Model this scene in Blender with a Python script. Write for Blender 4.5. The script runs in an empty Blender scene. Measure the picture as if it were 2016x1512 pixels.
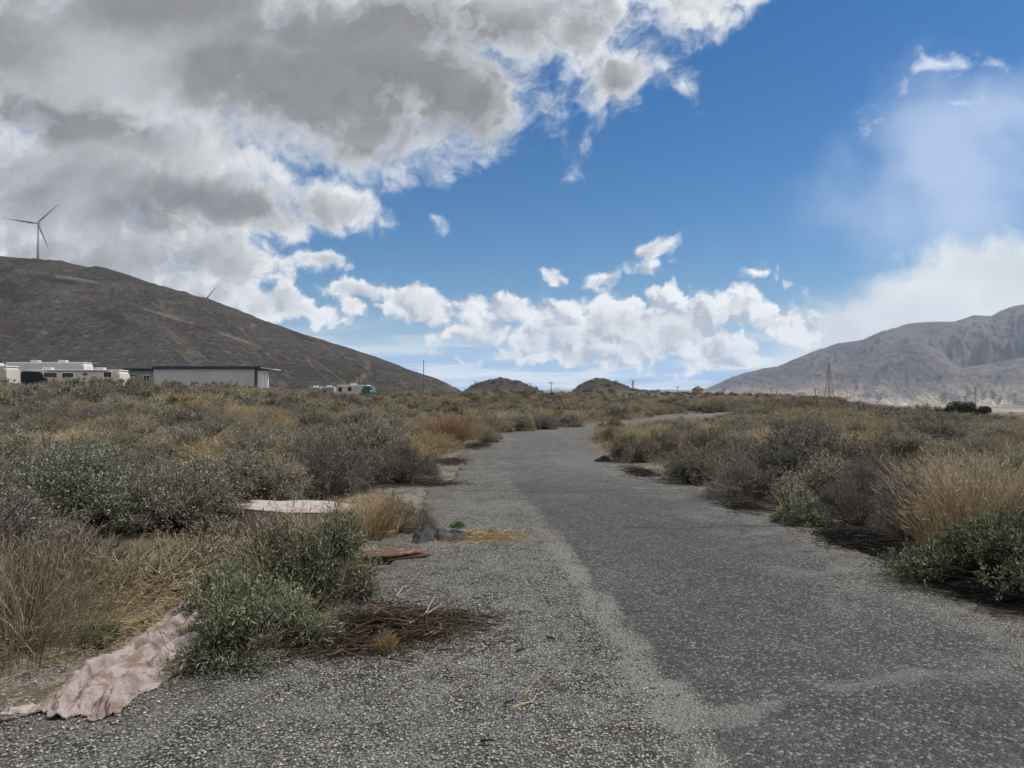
import bpy, bmesh, math, random
import numpy as np
from mathutils import Vector, Matrix

# ------------------------------------------------------------------ camera, world, sun, exposure
scene = bpy.context.scene
FPX = 1456.0                       # focal length in photo pixels (2016 wide)
EYE = 1.5
PITCH = math.atan(29.0 / FPX)      # horizon sits at photo row 785

cam_data = bpy.data.cameras.new('camera')
cam_data.sensor_width = 36.0
cam_data.lens = FPX / 2016.0 * 36.0
cam_data.clip_start = 0.05
cam_data.clip_end = 60000.0
cam = bpy.data.objects.new('camera', cam_data)
scene.collection.objects.link(cam)
cam.location = (0, 0, EYE)
cam.rotation_euler = (math.pi / 2 + PITCH, 0, 0)
scene.camera = cam

scene.view_settings.view_transform = 'Standard'
scene.view_settings.look = 'None'
scene.view_settings.gamma = 1.0
scene.view_settings.use_curve_mapping = False
scene.view_settings.exposure = 0.25
scene.render.engine = 'CYCLES'
scene.cycles.max_bounces = 5
scene.cycles.diffuse_bounces = 2
scene.cycles.glossy_bounces = 1
scene.cycles.transparent_max_bounces = 8
scene.cycles.volume_bounces = 0
scene.cycles.use_denoising = True
scene.cycles.use_adaptive_sampling = True

SUN_ELEV = math.radians(50)
SUN_AZ = math.radians(84)          # clockwise from +Y: high on the right, ahead of the camera

def uv(px, py):
    """photo pixel -> (x/y, z/y) of its direction in the world"""
    a = (px - 1008.0) / FPX
    b = (756.0 - py) / FPX
    y = math.cos(PITCH) - b * math.sin(PITCH)
    z = math.sin(PITCH) + b * math.cos(PITCH)
    return a / y, z / y

def ground_point(px, py, z=0.0):
    u, v = uv(px, py)
    t = (z - EYE) / v
    return u * t, t

class Nodes:
    """short-hand for building node trees"""
    def __init__(self, nt):
        self.nt = nt
    def new(self, kind, **kw):
        n = self.nt.nodes.new(kind)
        for k, v in kw.items():
            setattr(n, k, v)
        return n
    def put(self, sock, val):
        if val is None:
            return
        if hasattr(val, 'is_output'):
            self.nt.links.new(val, sock)
        else:
            if sock.type == 'RGBA' and isinstance(val, (tuple, list)) and len(val) == 3:
                val = (*val, 1)
            sock.default_value = val
    def math(self, op, a, b=None, c=None, clamp=False):
        n = self.new('ShaderNodeMath', operation=op, use_clamp=clamp)
        for i, v in enumerate((a, b, c)):
            self.put(n.inputs[i], v)
        return n.outputs[0]
    def vec(self, op, a, b=None, c=None, out=0):
        n = self.new('ShaderNodeVectorMath', operation=op)
        for i, v in enumerate((a, b, c)):
            if v is not None:
                self.put(n.inputs[i], v)
        return n.outputs['Value'] if op in ('DOT_PRODUCT', 'LENGTH', 'DISTANCE') else n.outputs[0]
    def noise(self, vec, scale, detail=4, rough=.5, distortion=0, kind='3D', lac=2.0, color=False):
        n = self.new('ShaderNodeTexNoise', noise_dimensions=kind)
        if vec is not None:
            self.put(n.inputs['Vector'], vec)
        self.put(n.inputs['Scale'], scale)
        self.put(n.inputs['Detail'], detail)
        self.put(n.inputs['Roughness'], rough)
        self.put(n.inputs['Lacunarity'], lac)
        self.put(n.inputs['Distortion'], distortion)
        return n.outputs['Color' if color else 'Fac']
    def voronoi(self, vec, scale, feature='F1', rnd=1.0, out='Distance', kind='3D', detail=0):
        n = self.new('ShaderNodeTexVoronoi', feature=feature, voronoi_dimensions=kind)
        if vec is not None:
            self.put(n.inputs['Vector'], vec)
        self.put(n.inputs['Scale'], scale)
        if 'Detail' in n.inputs:
            self.put(n.inputs['Detail'], detail)
        self.put(n.inputs['Randomness'], rnd)
        return n.outputs[out]
    def rng(self, v, a, b, c=0.0, d=1.0, smooth=False):
        n = self.new('ShaderNodeMapRange', interpolation_type='SMOOTHSTEP' if smooth else 'LINEAR')
        for i, x in enumerate((v, a, b, c, d)):
            self.put(n.inputs[i], x)
        return n.outputs[0]
    def mix(self, f, a, b, blend='MIX'):
        n = self.new('ShaderNodeMix', data_type='RGBA', blend_type=blend)
        self.put(n.inputs['Factor'], f)
        self.put(n.inputs[6], a)
        self.put(n.inputs[7], b)
        return n.outputs[2]
    def ramp(self, f, stops, interp='LINEAR'):
        n = self.new('ShaderNodeValToRGB')
        n.color_ramp.interpolation = interp
        el = n.color_ramp.elements
        while len(el) < len(stops):
            el.new(0.5)
        for e, (p, c) in zip(el, stops):
            e.position = p
            e.color = (*c, 1)
        self.put(n.inputs[0], f)
        return n.outputs[0]

# --- sky with clouds: a Nishita sky, and cloud cover laid out by direction in the world
world = bpy.data.worlds.new('World')
scene.world = world
world.use_nodes = True
world.cycles.sampling_method = 'MANUAL'
world.cycles.sample_map_resolution = 512
wn = Nodes(world.node_tree)
for n in list(world.node_tree.nodes):
    world.node_tree.nodes.remove(n)
SKY_STRENGTH = 0.1
sky = wn.new('ShaderNodeTexSky', sky_type='NISHITA')
sky.sun_disc = False
sky.sun_elevation = SUN_ELEV
sky.sun_rotation = SUN_AZ
sky.altitude = 500
sky.air_density = 1.0
sky.dust_density = 0.3
sky.ozone_density = 3.0

direction = wn.new('ShaderNodeTexCoord').outputs['Generated']
sep = wn.new('ShaderNodeSeparateXYZ')
wn.put(sep.inputs[0], direction)
fwd = wn.math('MAXIMUM', wn.math('ABSOLUTE', sep.outputs[1]), 0.12)
comb = wn.new('ShaderNodeCombineXYZ')
wn.put(comb.inputs[0], wn.math('DIVIDE', sep.outputs[0], fwd))
wn.put(comb.inputs[1], wn.math('DIVIDE', sep.outputs[2], fwd))
comb.inputs[2].default_value = 1.0
P = comb.outputs[0]
# domain warp so that no outline stays an ellipse
vfade = wn.rng(comb.inputs[1].links[0].from_socket, .08, .34, .30, 1.0, smooth=True)     # the low cumulus keep their places
wc = wn.noise(P, 5.0, 3, .55, color=True)
wcs = wn.vec('MULTIPLY', wn.vec('SUBTRACT', wc, (.5, .5, .5)), wn.vec('MULTIPLY', vfade, (1, 1, 1)))
warp = wn.vec('MULTIPLY_ADD', wcs, (.13, .11, 0), P)
wc2 = wn.noise(P, 22.0, 3, .6, color=True)
warp = wn.vec('MULTIPLY_ADD', wn.vec('SUBTRACT', wc2, (.5, .5, .5)), (.035, .03, 0), warp)

def blobs(items, vec, start=-1.0, k=0.12):
    """smooth union of ellipses given as photo px, py, half-width, half-height, tilt, weight"""
    acc = None
    for px, py, rx, ry, tilt, w in items:
        u, v = uv(px, py)
        ax, ay = rx / FPX, ry / FPX
        t = math.radians(tilt)
        c, s = math.cos(t), math.sin(t)
        d1 = wn.vec('DOT_PRODUCT', vec, (c / ax, s / ax, -(c * u + s * v) / ax))
        d2 = wn.vec('DOT_PRODUCT', vec, (-s / ay, c / ay, (s * u - c * v) / ay))
        r2 = wn.math('MULTIPLY_ADD', d1, d1, wn.math('MULTIPLY', d2, d2))
        r = wn.math('SQRT', r2)
        val = wn.math('MULTIPLY_ADD', r, -w, w)          # w at the middle, 0 at the rim, below outside
        val = wn.math('MAXIMUM', val, -1.0)
        acc = val if acc is None else wn.math('SMOOTH_MAX', acc, val, k)
    return acc
#SKYBODY
CUMULUS = [  # px, py, half-width, half-height, tilt (counter-clockwise), weight
    (250, 90, 560, 260, 0, 1.3), (640, 120, 420, 230, 0, 1.2), (1010, 10, 330, 130, 0, 1.0),
    (900, 190, 190, 130, -14, .9), (760, 265, 210, 80, -8, .9),
    (1390, -10, 150, 100, 25, .95), (1130, 70, 110, 100, 0, .8), (1215, 155, 95, 75, 15, .8),
    (130, 330, 360, 170, 0, 1.1), (430, 385, 290, 95, -6, 1.0), (650, 400, 170, 62, -14, .8),
    (200, 500, 360, 150, -6, 1.2), (120, 420, 330, 140, 0, 1.2), (330, 300, 260, 110, 0, 1.1), (440, 510, 160, 80, -4, .85), (620, 508, 75, 30, 0, .7),
    (300, 600, 300, 80, -12, .9), (560, 598, 150, 42, -4, 1.0), (690, 570, 90, 36, 0, .9), (870, 620, 90, 34, 0, .8), (640, 572, 75, 30, 0, .65), (590, 615, 80, 22, 0, .5),
    (760, 575, 60, 30, 0, .8), (700, 600, 70, 26, 0, .7), (830, 600, 95, 48, -6, .9), (905, 600, 80, 28, 0, .6), (1010, 605, 100, 40, 0, .8),
    (930, 655, 115, 40, 0, .8), (1075, 660, 130, 55, 0, .9), (1190, 640, 150, 70, 0, 1.0), (1280, 690, 190, 40, 0, .9),
    (1320, 655, 180, 80, 0, 1.1), (1120, 700, 240, 26, 0, .8), (1400, 705, 200, 26, 0, .7), (1260, 600, 85, 34, 10, .6), (1440, 690, 140, 40, 0, .75),
    (1540, 640, 110, 60, 0, .65), (1450, 610, 120, 40, 0, .6), (740, 600, 70, 30, 0, .6), (980, 690, 120, 26, 0, .5), (1180, 690, 160, 30, 0, .6), (1360, 715, 150, 22, 0, .45), (1380, 610, 60, 40, 0, .6),
    (1292, 486, 40, 22, 10, .7), (1278, 530, 30, 26, 0, .5), (1184, 550, 34, 28, 0, .65), (1092, 534, 38, 14, -12, .45),
    (1402, 542, 20, 20, 30, .4), (1490, 545, 60, 14, 10, .3), (1550, 560, 55, 14, -25, .3),
    (1128, 340, 18, 30, 0, .15), (860, 415, 26, 22, 0, .22), (790, 365, 30, 24, 0, .22), (1340, 185, 30, 18, -30, .2),
]
SOFT = [     # smooth-edged cloud with rain or ice veil
    (1960, 620, 330, 175, 14, 1.5), (1700, 660, 230, 110, 10, 1.0), (1890, 520, 110, 70, 0, .8),
    (2100, 520, 160, 90, 0, 1.0),
]
VEIL = [(1870, 300, 200, 260, 20, 1.5), (1970, 220, 240, 150, 20, 1.4), (1900, 420, 230, 120, 0, 1.3), (1760, 430, 260, 170, 0, .6), (1640, 330, 80, 60, 0, .3), (2100, 380, 260, 260, 0, .9)]
WISP = [(1720, 240, 26, 60, -30, .35), (1900, 190, 110, 16, 10, .45), (1380, 560, 90, 16, 8, .35), (1500, 590, 120, 18, -6, .4), (1110, 560, 60, 18, 0, .35), (1835, 118, 100, 26, 16, .95), (1950, 105, 85, 20, -4, .7), (1775, 150, 30, 44, -10, .65), (1870, 140, 50, 16, 12, .4), (2010, 110, 40, 20, 20, .4), (1440, 2, 60, 14, 0, .15), (1860, 8, 30, 14, 0, .15)]
DARK = [     # shaded bases
    (660, 170, 330, 150, -6, 1.1), (900, 220, 190, 110, -12, .95), (430, 130, 150, 90, 0, 1.0), (760, 60, 520, 80, 0, .9), (330, 15, 260, 70, 0, .85), (820, 180, 260, 150, -8, 1.0),
    (120, 235, 170, 48, -14, 1.0), (250, 275, 90, 34, -10, .6), (20, 60, 90, 130, 0, .55), (730, 300, 150, 45, -5, .8),
    (430, 400, 260, 50, -4, .9), (300, 420, 180, 40, 0, .8), (1205, 165, 75, 50, 15, .5), (1000, 60, 90, 70, 0, .5), (250, 520, 300, 50, 0, .35), (640, 510, 60, 16, 0, .2),
    (60, 380, 160, 60, 0, .3), (860, 30, 160, 60, 0, .7),
]
wide = wn.noise(P, 7.5, 9, .56)
fine = wn.noise(warp, 24.0, 8, .60)
light_dir = (.018, .022, 0)
wide2 = wn.noise(wn.vec('ADD', P, light_dir), 7.5, 6, .6)
fine2 = wn.noise(wn.vec('ADD', warp, (.006, .009, 0)), 26.0, 5, .62)
rough = wn.math('MULTIPLY_ADD', wide, .75, wn.math('MULTIPLY', fine, .75))      # about 0.75 on average
rough = wn.math('SUBTRACT', rough, .75)
calm = rough
puffw = wn.vec('MULTIPLY_ADD', wn.vec('SUBTRACT', wn.noise(P, 60, 3, .6, color=True), (.5, .5, .5)), (.016, .016, 0), warp)
puff = wn.voronoi(puffw, 23.0, 'F1', detail=2.0)             # cauliflower heads
puff2 = wn.voronoi(wn.vec('ADD', puffw, (.006, .010, 0)), 23.0, 'F1', detail=2.0)
lowpuff = wn.math('SUBTRACT', 1.0, wn.rng(vfade, .3, 1.0, 0, .75))
rough = wn.math('MULTIPLY_ADD', wn.math('SUBTRACT', .42, puff), wn.math('MULTIPLY', lowpuff, .55), rough)
cov = blobs(CUMULUS, warp)
cov = wn.math('MULTIPLY_ADD', rough, 1.35, wn.math('MULTIPLY_ADD', lowpuff, .31, cov))
dens = wn.rng(cov, wn.rng(vfade, .3, 1.0, -.04, -.18), wn.rng(vfade, .3, 1.0, .26, .50), smooth=True)                   # opacity
core = wn.rng(cov, .15, .95, smooth=True)                  # depth into the cloud
dark = wn.math('MULTIPLY_ADD', rough, .9, blobs(DARK, warp, k=.2))
dark = wn.rng(dark, -.55, .62, smooth=True)
thin = wn.rng(cov, .1, .9, 1.0, .35, smooth=True)           # relief shows on edges and puffs, less on the thick grey bases
lit = wn.math('MULTIPLY_ADD', wn.math('SUBTRACT', fine, fine2), wn.rng(sep.outputs[0], -.1, .1, 2.4, 4.2), wn.math('MULTIPLY', wn.math('SUBTRACT', wide, wide2), 2.6))
lit = wn.math('MULTIPLY_ADD', wn.math('SUBTRACT', puff2, puff), wn.math('MULTIPLY', lowpuff, 2.2), lit)
lit = wn.math('MULTIPLY_ADD', lit, thin, .64, clamp=True)
K = 1.0 / SKY_STRENGTH
def lum(c):
    return tuple(x * K for x in c)
body = wn.mix(lit, lum((.40, .45, .53)), lum((.84, .85, .86)))
greyer = wn.rng(sep.outputs[0], -.05, -.5, .2, 1.0)        # the left bank is thick and grey, the far cumulus white
body = wn.mix(wn.math('MULTIPLY', core, greyer), body, lum((.42, .43, .45)))
base = wn.mix(lit, lum((.165, .167, .175)), lum((.245, .247, .255)))
body = wn.mix(wn.math('MULTIPLY', dark, wn.rng(cov, .05, .6, .0, 1.0)), body, base)

# clear sky: the Nishita blue, deepened a little as a phone camera does
blue = wn.new('ShaderNodeHueSaturation')
blue.inputs['Hue'].default_value = .502
blue.inputs['Saturation'].default_value = 1.42
blue.inputs['Value'].default_value = .80
wn.put(blue.inputs['Color'], sky.outputs[0])
col = blue.outputs[0]
# ice veil and wisps on the right
veil = wn.rng(wn.math('MULTIPLY_ADD', wn.math('SUBTRACT', wide, .5), 1.5, blobs(VEIL, warp, k=.4)), 0.0, 1.3, smooth=True)
col = wn.mix(wn.math('MULTIPLY', veil, .72), col, lum((.48, .58, .76)))
wisp = wn.rng(wn.math('MULTIPLY_ADD', rough, 2.2, blobs(WISP, warp)), 0.0, .9, smooth=True)
col = wn.mix(wn.math('MULTIPLY', wisp, .8), col, lum((.72, .77, .86)))
# pale layered cloud low over the horizon
sv = wn.vec('MULTIPLY', P, (1.2, 10, 1))
strat = wn.noise(sv, 5.0, 7, .6)
low = wn.rng(sep.outputs[2], .035, .125, 1.0, 0.0, smooth=True)
sfac = wn.math('MULTIPLY', low, wn.rng(strat, .3, .62, .9, 1.0, smooth=True))
col = wn.mix(sfac, col, wn.mix(wn.rng(strat, .44, .58), lum((.30, .49, .76)), lum((.68, .76, .84))))
soft = wn.rng(wn.math('MULTIPLY_ADD', calm, .8, blobs(SOFT, warp, k=.3)), -.02, .5, smooth=True)
col = wn.mix(soft, col, wn.mix(wn.rng(wide, .35, .65), lum((.56, .61, .65)), lum((.72, .76, .79))))
col = wn.mix(dens, col, body)
# out of view overhead and behind: cloud deck added to light the foreground
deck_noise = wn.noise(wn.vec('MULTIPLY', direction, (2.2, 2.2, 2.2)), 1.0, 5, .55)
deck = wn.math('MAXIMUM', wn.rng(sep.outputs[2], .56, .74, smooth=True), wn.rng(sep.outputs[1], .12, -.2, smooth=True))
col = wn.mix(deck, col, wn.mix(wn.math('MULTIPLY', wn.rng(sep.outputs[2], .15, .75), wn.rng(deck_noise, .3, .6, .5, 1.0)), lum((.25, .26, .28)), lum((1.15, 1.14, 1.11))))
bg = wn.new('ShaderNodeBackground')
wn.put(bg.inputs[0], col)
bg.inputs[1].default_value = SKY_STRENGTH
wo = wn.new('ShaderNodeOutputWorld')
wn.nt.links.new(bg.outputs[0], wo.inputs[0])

sun_data = bpy.data.lights.new('sun', 'SUN')
sun_data.energy = 3.5
sun_data.angle = math.radians(8)
sun_data.color = (1.0, .95, .88)
sun = bpy.data.objects.new('sun', sun_data)
scene.collection.objects.link(sun)
to_sun = Vector((math.sin(SUN_AZ) * math.cos(SUN_ELEV), math.cos(SUN_AZ) * math.cos(SUN_ELEV), math.sin(SUN_ELEV)))
sun.rotation_euler = to_sun.to_track_quat('Z', 'Y').to_euler()
# ------------------------------------------------------------------ helpers
rng = np.random.default_rng(7)

def lattice(ix, iy, seed):
    h = (ix.astype(np.int64) * 374761393 + iy.astype(np.int64) * 668265263 + seed * 974634721) & 0xffffffff
    h = ((h ^ (h >> 13)) * 1274126177) & 0xffffffff
    h = h ^ (h >> 16)
    return (h & 0xffff) / 65535.0

def vnoise(x, y, seed=0):
    x = np.asarray(x, float); y = np.asarray(y, float)
    ix = np.floor(x); iy = np.floor(y)
    fx = x - ix; fy = y - iy
    fx = fx * fx * fx * (fx * (fx * 6 - 15) + 10); fy = fy * fy * fy * (fy * (fy * 6 - 15) + 10)
    a = lattice(ix, iy, seed); b = lattice(ix + 1, iy, seed)
    c = lattice(ix, iy + 1, seed); d = lattice(ix + 1, iy + 1, seed)
    return (a + (b - a) * fx) * (1 - fy) + (c + (d - c) * fx) * fy

def fbm(x, y, octaves=4, seed=0, gain=.5):
    s = 0; amp = 1; tot = 0; f = 1.0
    for o in range(octaves):
        s = s + amp * vnoise(np.asarray(x) * f + o * 17.3, np.asarray(y) * f - o * 9.1, seed + o)
        tot += amp; amp *= gain; f *= 2.03
    return s / tot

def ridged(x, y, octaves=4, seed=0, gain=.5):
    s = 0; amp = 1; tot = 0; f = 1.0
    for o in range(octaves):
        n = 1 - np.abs(2 * vnoise(np.asarray(x) * f + o * 7.7, np.asarray(y) * f + o * 3.3, seed + o) - 1)
        s = s + amp * n * n
        tot += amp; amp *= gain; f *= 2.03
    return s / tot

def sstep(a, b, x):
    t = np.clip((np.asarray(x, float) - a) / (b - a), 0, 1)
    return t * t * (3 - 2 * t)

def link(o):
    scene.collection.objects.link(o)
    return o

def tag(o, label=None, cat=None, group=None, kind=None):
    if label: o['label'] = label
    if cat: o['category'] = cat
    if group: o['group'] = group
    if kind: o['kind'] = kind
    return o

def thing(name, label, cat, loc=(0, 0, 0), rotz=0.0, group=None):
    o = bpy.data.objects.new(name, None)
    o.empty_display_size = .2
    link(o)
    o.location = loc
    o.rotation_euler = (0, 0, rotz)
    return tag(o, label, cat, group)

def quad_mesh(name, V, Q, smooth=False):
    """fast mesh from vertex and quad arrays"""
    V = np.ascontiguousarray(V, np.float32); Q = np.ascontiguousarray(Q, np.int32)
    me = bpy.data.meshes.new(name)
    me.vertices.add(len(V)); me.vertices.foreach_set('co', V.ravel())
    n = Q.shape[1]
    me.loops.add(Q.size); me.loops.foreach_set('vertex_index', Q.ravel())
    me.polygons.add(len(Q))
    me.polygons.foreach_set('loop_start', np.arange(0, Q.size, n, dtype=np.int32))
    me.polygons.foreach_set('use_smooth', np.full(len(Q), smooth))
    me.update(calc_edges=True)
    return me

def obj_from(name, me, material=None, parent=None):
    o = bpy.data.objects.new(name, me)
    if material is not None and not me.materials:
        me.materials.append(material)
    link(o)
    if parent is not None:
        o.parent = parent
    return o

class Shape:
    """collects simple solids and links them as ONE mesh object"""
    def __init__(self):
        self.bm = bmesh.new()
    def box(self, c, s, rotz=0, bevel=0.0, rot=None):
        r = bmesh.ops.create_cube(self.bm, size=1.0)
        m = Matrix.Translation(c) @ (rot if rot is not None else Matrix.Rotation(rotz, 4, 'Z')) @ Matrix.Diagonal((*s, 1))
        bmesh.ops.transform(self.bm, matrix=m, verts=r['verts'])
        if bevel:
            es = list({e for v in r['verts'] for e in v.link_edges})
            bmesh.ops.bevel(self.bm, geom=es, offset=bevel, segments=2, affect='EDGES', profile=.6)
        return self
    def bar(self, a, b, r0, r1=None, n=6):
        a = Vector(a); b = Vector(b); d = b - a
        r = bmesh.ops.create_cone(self.bm, cap_ends=True, segments=n, radius1=r0, radius2=r0 if r1 is None else r1, depth=d.length)
        m = Matrix.Translation((a + b) / 2) @ d.to_track_quat('Z', 'Y').to_matrix().to_4x4()
        bmesh.ops.transform(self.bm, matrix=m, verts=r['verts'])
        return self
    def prism(self, profile, axis_pts):
        """extrude a closed list of (y, z) points between two x positions"""
        x0, x1 = axis_pts
        vs0 = [self.bm.verts.new((x0, y, z)) for y, z in profile]
        vs1 = [self.bm.verts.new((x1, y, z)) for y, z in profile]
        n = len(profile)
        self.bm.faces.new(vs0[::-1]); self.bm.faces.new(vs1)
        for i in range(n):
            j = (i + 1) % n
            self.bm.faces.new((vs0[i], vs0[j], vs1[j], vs1[i]))
        return self
    def build(self, name, material, parent=None, smooth=False):
        bmesh.ops.recalc_face_normals(self.bm, faces=self.bm.faces)
        me = bpy.data.meshes.new(name)
        self.bm.to_mesh(me); self.bm.free()
        if smooth:
            for p in me.polygons: p.use_smooth = True
        return obj_from(name, me, material, parent)

def new_mat(name):
    m = bpy.data.materials.new(name)
    m.use_nodes = True
    nt = m.node_tree
    b = nt.nodes['Principled BSDF']
    b.inputs['Specular IOR Level'].default_value = .25
    b.inputs['Roughness'].default_value = .85
    return m, Nodes(nt), b

def plain(name, color, rough=.6, metal=0.0, vary=.25, scale=6.0, spec=.3, streak=False):
    """painted or plain surface with mild dirt"""
    m, n, b = new_mat(name)
    p = n.new('ShaderNodeTexCoord').outputs['Object']
    if streak:
        p = n.vec('MULTIPLY', p, (1, 1, .12))
    f = n.rng(n.noise(p, scale, 5, .6), .3, .7, 1 - vary, 1 + vary * .4)
    n.put(b.inputs['Base Color'], n.vec('MULTIPLY', color, n.vec('MULTIPLY', f, (1, 1, 1))))
    b.inputs['Roughness'].default_value = rough
    b.inputs['Metallic'].default_value = metal
    b.inputs['Specular IOR Level'].default_value = spec
    return m

# ------------------------------------------------------------------ the lie of the land
ROAD_L = [(-3.2, -8), (-3.1, 2.5), (-2.4, 3.6), (-1.85, 4.2), (-1.5, 5.2), (-1.3, 6.5), (-1.2, 10), (-1.2, 15), (-1.3, 21), (-1.0, 27), (-.3, 32.5), (1.8, 38.5), (5.5, 46), (10, 55), (14.5, 65), (19, 74), (26, 82), (42, 89)]
ROAD_R = [(3.7, -8), (3.7, 2.5), (3.65, 3.6), (3.6, 4.2), (3.6, 5.2), (3.6, 6.5), (3.45, 10), (2.65, 15), (2.4, 20.5), (2.8, 26), (3.7, 31), (5.6, 36.0), (9, 42.5), (13.5, 51.5), (18, 61.5), (22.5, 70), (28.5, 77.5), (43, 84)]
def resample(pts, ds_of):
    pts = np.array(pts, float)
    # Chaikin smoothing
    for _ in range(2):
        q = [pts[0]]
        for a, b in zip(pts[:-1], pts[1:]):
            q += [a * .75 + b * .25, a * .25 + b * .75]
        q.append(pts[-1]); pts = np.array(q)
    return pts
RL = resample(ROAD_L, None); RR = resample(ROAD_R, None)
RC = (RL + RR) / 2; RW = np.linalg.norm(RR - RL, axis=1) / 2

def road_gap(x, y):
    """metres from the edge of the road, negative on it"""
    x = np.asarray(x, float); y = np.asarray(y, float)
    best = np.full(x.shape, 1e9)
    for (a, b, wa, wb) in zip(RC[:-1], RC[1:], RW[:-1], RW[1:]):
        d = b - a; L = (d ** 2).sum()
        t = np.clip(((x - a[0]) * d[0] + (y - a[1]) * d[1]) / L, 0, 1)
        dist = np.hypot(x - a[0] - t * d[0], y - a[1] - t * d[1]) - (wa + (wb - wa) * t)
        best = np.minimum(best, dist)
    return best

CREST_PX = np.array([-600, 700, 880, 905, 925, 950, 985, 1020, 1050, 1085, 1112, 1140, 1178, 1215, 1250, 1380, 1500, 1620, 1700, 1800, 1900, 2016, 2600])
CREST_PY = np.array([770, 772, 776, 774, 767, 761, 755, 760, 769, 777, 777, 766, 755, 763, 770, 774, 777, 782, 790, 801, 818, 830, 840])
CREST_U = (CREST_PX - 1008) / FPX
CREST_Z = EYE - .35 + (785 - CREST_PY) / FPX * 195.0

def terrain(x, y):
    x = np.asarray(x, float); y = np.asarray(y, float)
    r = np.hypot(x, y)
    u = x / np.maximum(np.abs(y), .25 * r + 1e-6)
    crest = np.interp(u, CREST_U, CREST_Z)
    crest = np.where((crest > 2.2) & (u < .2), crest + 1.7 * sstep(2.2, 4.6, crest), crest)
    near = crest * sstep(40, 195, r) * np.where(crest < 0, 1.0, 1.0)
    mound = sstep(135, 195, r)
    low = np.minimum(crest, 2.2)
    z_mid = np.where(crest > 2.2, low * sstep(60, 180, r) + (crest - low) * mound, crest * sstep(25, 195, r))
    valley = np.interp(r, [195, 420, 820, 1500, 3000, 5000, 16000], [0, -7, -11, -19, -38, -50, -50])
    drop = sstep(195, 420, r)
    z_right = np.where(r < 195, z_mid, crest * (1 - drop) + valley)
    z_left = 1.9 * sstep(15, 75, r) + 1.6 * sstep(105, 150, r) + 4.5 * sstep(150, 400, r)
    z_left = z_left * (.42 + .58 * sstep(-.20, -.42, u)) 
    z_left = z_left + .15 * np.exp(-((r - 78) / 9.0) ** 2) * sstep(-.42, -.52, u)
    wl = sstep(-.06, -.26, u)
    z = z_right * (1 - wl) + z_left * wl
    z = np.where(y < -5, 0, z)
    flat = sstep(.8, 5.0, road_gap(x, y))
    rough = (fbm(x * .35, y * .35, 3, 5) - .5) * .35 + (fbm(x * 1.7, y * 1.7, 3, 9) - .5) * .10
    rough = rough * sstep(0.0, 2.5, road_gap(x, y)) * np.where(r > 400, 3, 1)
    return z * flat + rough - .03 * (1 - sstep(-.3, .6, road_gap(x, y)))

def ground_z(x, y):
    return float(terrain(np.array([x]), np.array([y]))[0])

# --- materials of the ground
def scrub_ground():
    m, n, b = new_mat('sandy ground')
    p = n.new('ShaderNodeTexCoord').outputs['Object']
    grit = n.voronoi(p, 55, 'F1', out='Color')
    g = n.new('ShaderNodeSeparateColor'); n.put(g.inputs[0], grit)
    sand = n.mix(g.outputs[0], (.055, .047, .038), (.235, .215, .18))
    under = n.new('ShaderNodeAttribute', attribute_name='under_brush').outputs['Fac']
    litter = n.math('MAXIMUM', n.rng(n.noise(p, 1.7, 6, .65), .42, .6), n.math('MULTIPLY', under, 1.25), clamp=True)
    sand = n.mix(n.math('MULTIPLY', litter, .7), sand, n.mix(n.noise(p, 60, 3, .6), (.018, .013, .010), (.10, .072, .048)))
    # far ground: scrub seen from afar, then the pale valley floor
    dist = n.vec('LENGTH', p)
    sc = n.noise(p, .55, 6, .7)
    scr = n.ramp(sc, [(.3, (.030, .027, .023)), (.5, (.066, .056, .045)), (.72, (.12, .097, .070))])
    col = n.mix(n.rng(dist, 45, 110), sand, scr)
    md = n.new('ShaderNodeAttribute', attribute_name='mound').outputs['Fac']
    col = n.mix(md, col, n.ramp(n.noise(p, .8, 6, .72), [(.35, (.014, .012, .010)), (.52, (.034, .028, .024)), (.7, (.066, .051, .041))]))
    xyz = n.new('ShaderNodeSeparateXYZ'); n.put(xyz.inputs[0], p)
    band = n.noise(n.vec('MULTIPLY', p, (.00035, .0028, 0)), 1.0, 5, .6)
    spots = n.noise(n.vec('MULTIPLY', p, (.02, .008, 0)), 1.0, 6, .75)
    val = n.ramp(band, [(.36, (.11, .10, .085)), (.46, (.40, .33, .25)), (.53, (.13, .115, .095)), (.60, (.45, .37, .28)), (.7, (.2, .17, .13))])
    val = n.mix(n.rng(spots, .48, .6), val, (.09, .085, .065))
    col = n.mix(n.rng(dist, 500, 1100), col, val)
    n.put(b.inputs['Base Color'], col)
    bump = n.new('ShaderNodeBump'); bump.inputs['Strength'].default_value = .6; bump.inputs['Distance'].default_value = .02
    n.put(bump.inputs['Height'], n.math('ADD', n.noise(p, 30, 4, .6), n.math('MULTIPLY', g.outputs[1], .5)))
    n.put(b.inputs['Normal'], bump.outputs[0])
    b.inputs['Roughness'].default_value = .95
    return m

def polar_mesh(name, az, rad, zfun, material, smooth=True, fan=False):
    A, R = np.meshgrid(az, rad)
    X = R * np.sin(A); Y = R * np.cos(A)
    Z = zfun(X, Y)
    V = np.stack([X, Y, Z], -1).reshape(-1, 3)
    nr, na = A.shape
    i = np.arange(nr - 1)[:, None] * na + np.arange(na - 1)[None, :]
    Q = np.stack([i, i + 1, i + 1 + na, i + na], -1).reshape(-1, 4)[:, ::-1]
    me = quad_mesh(name, V, Q, smooth)
    return obj_from(name, me, material)

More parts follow.
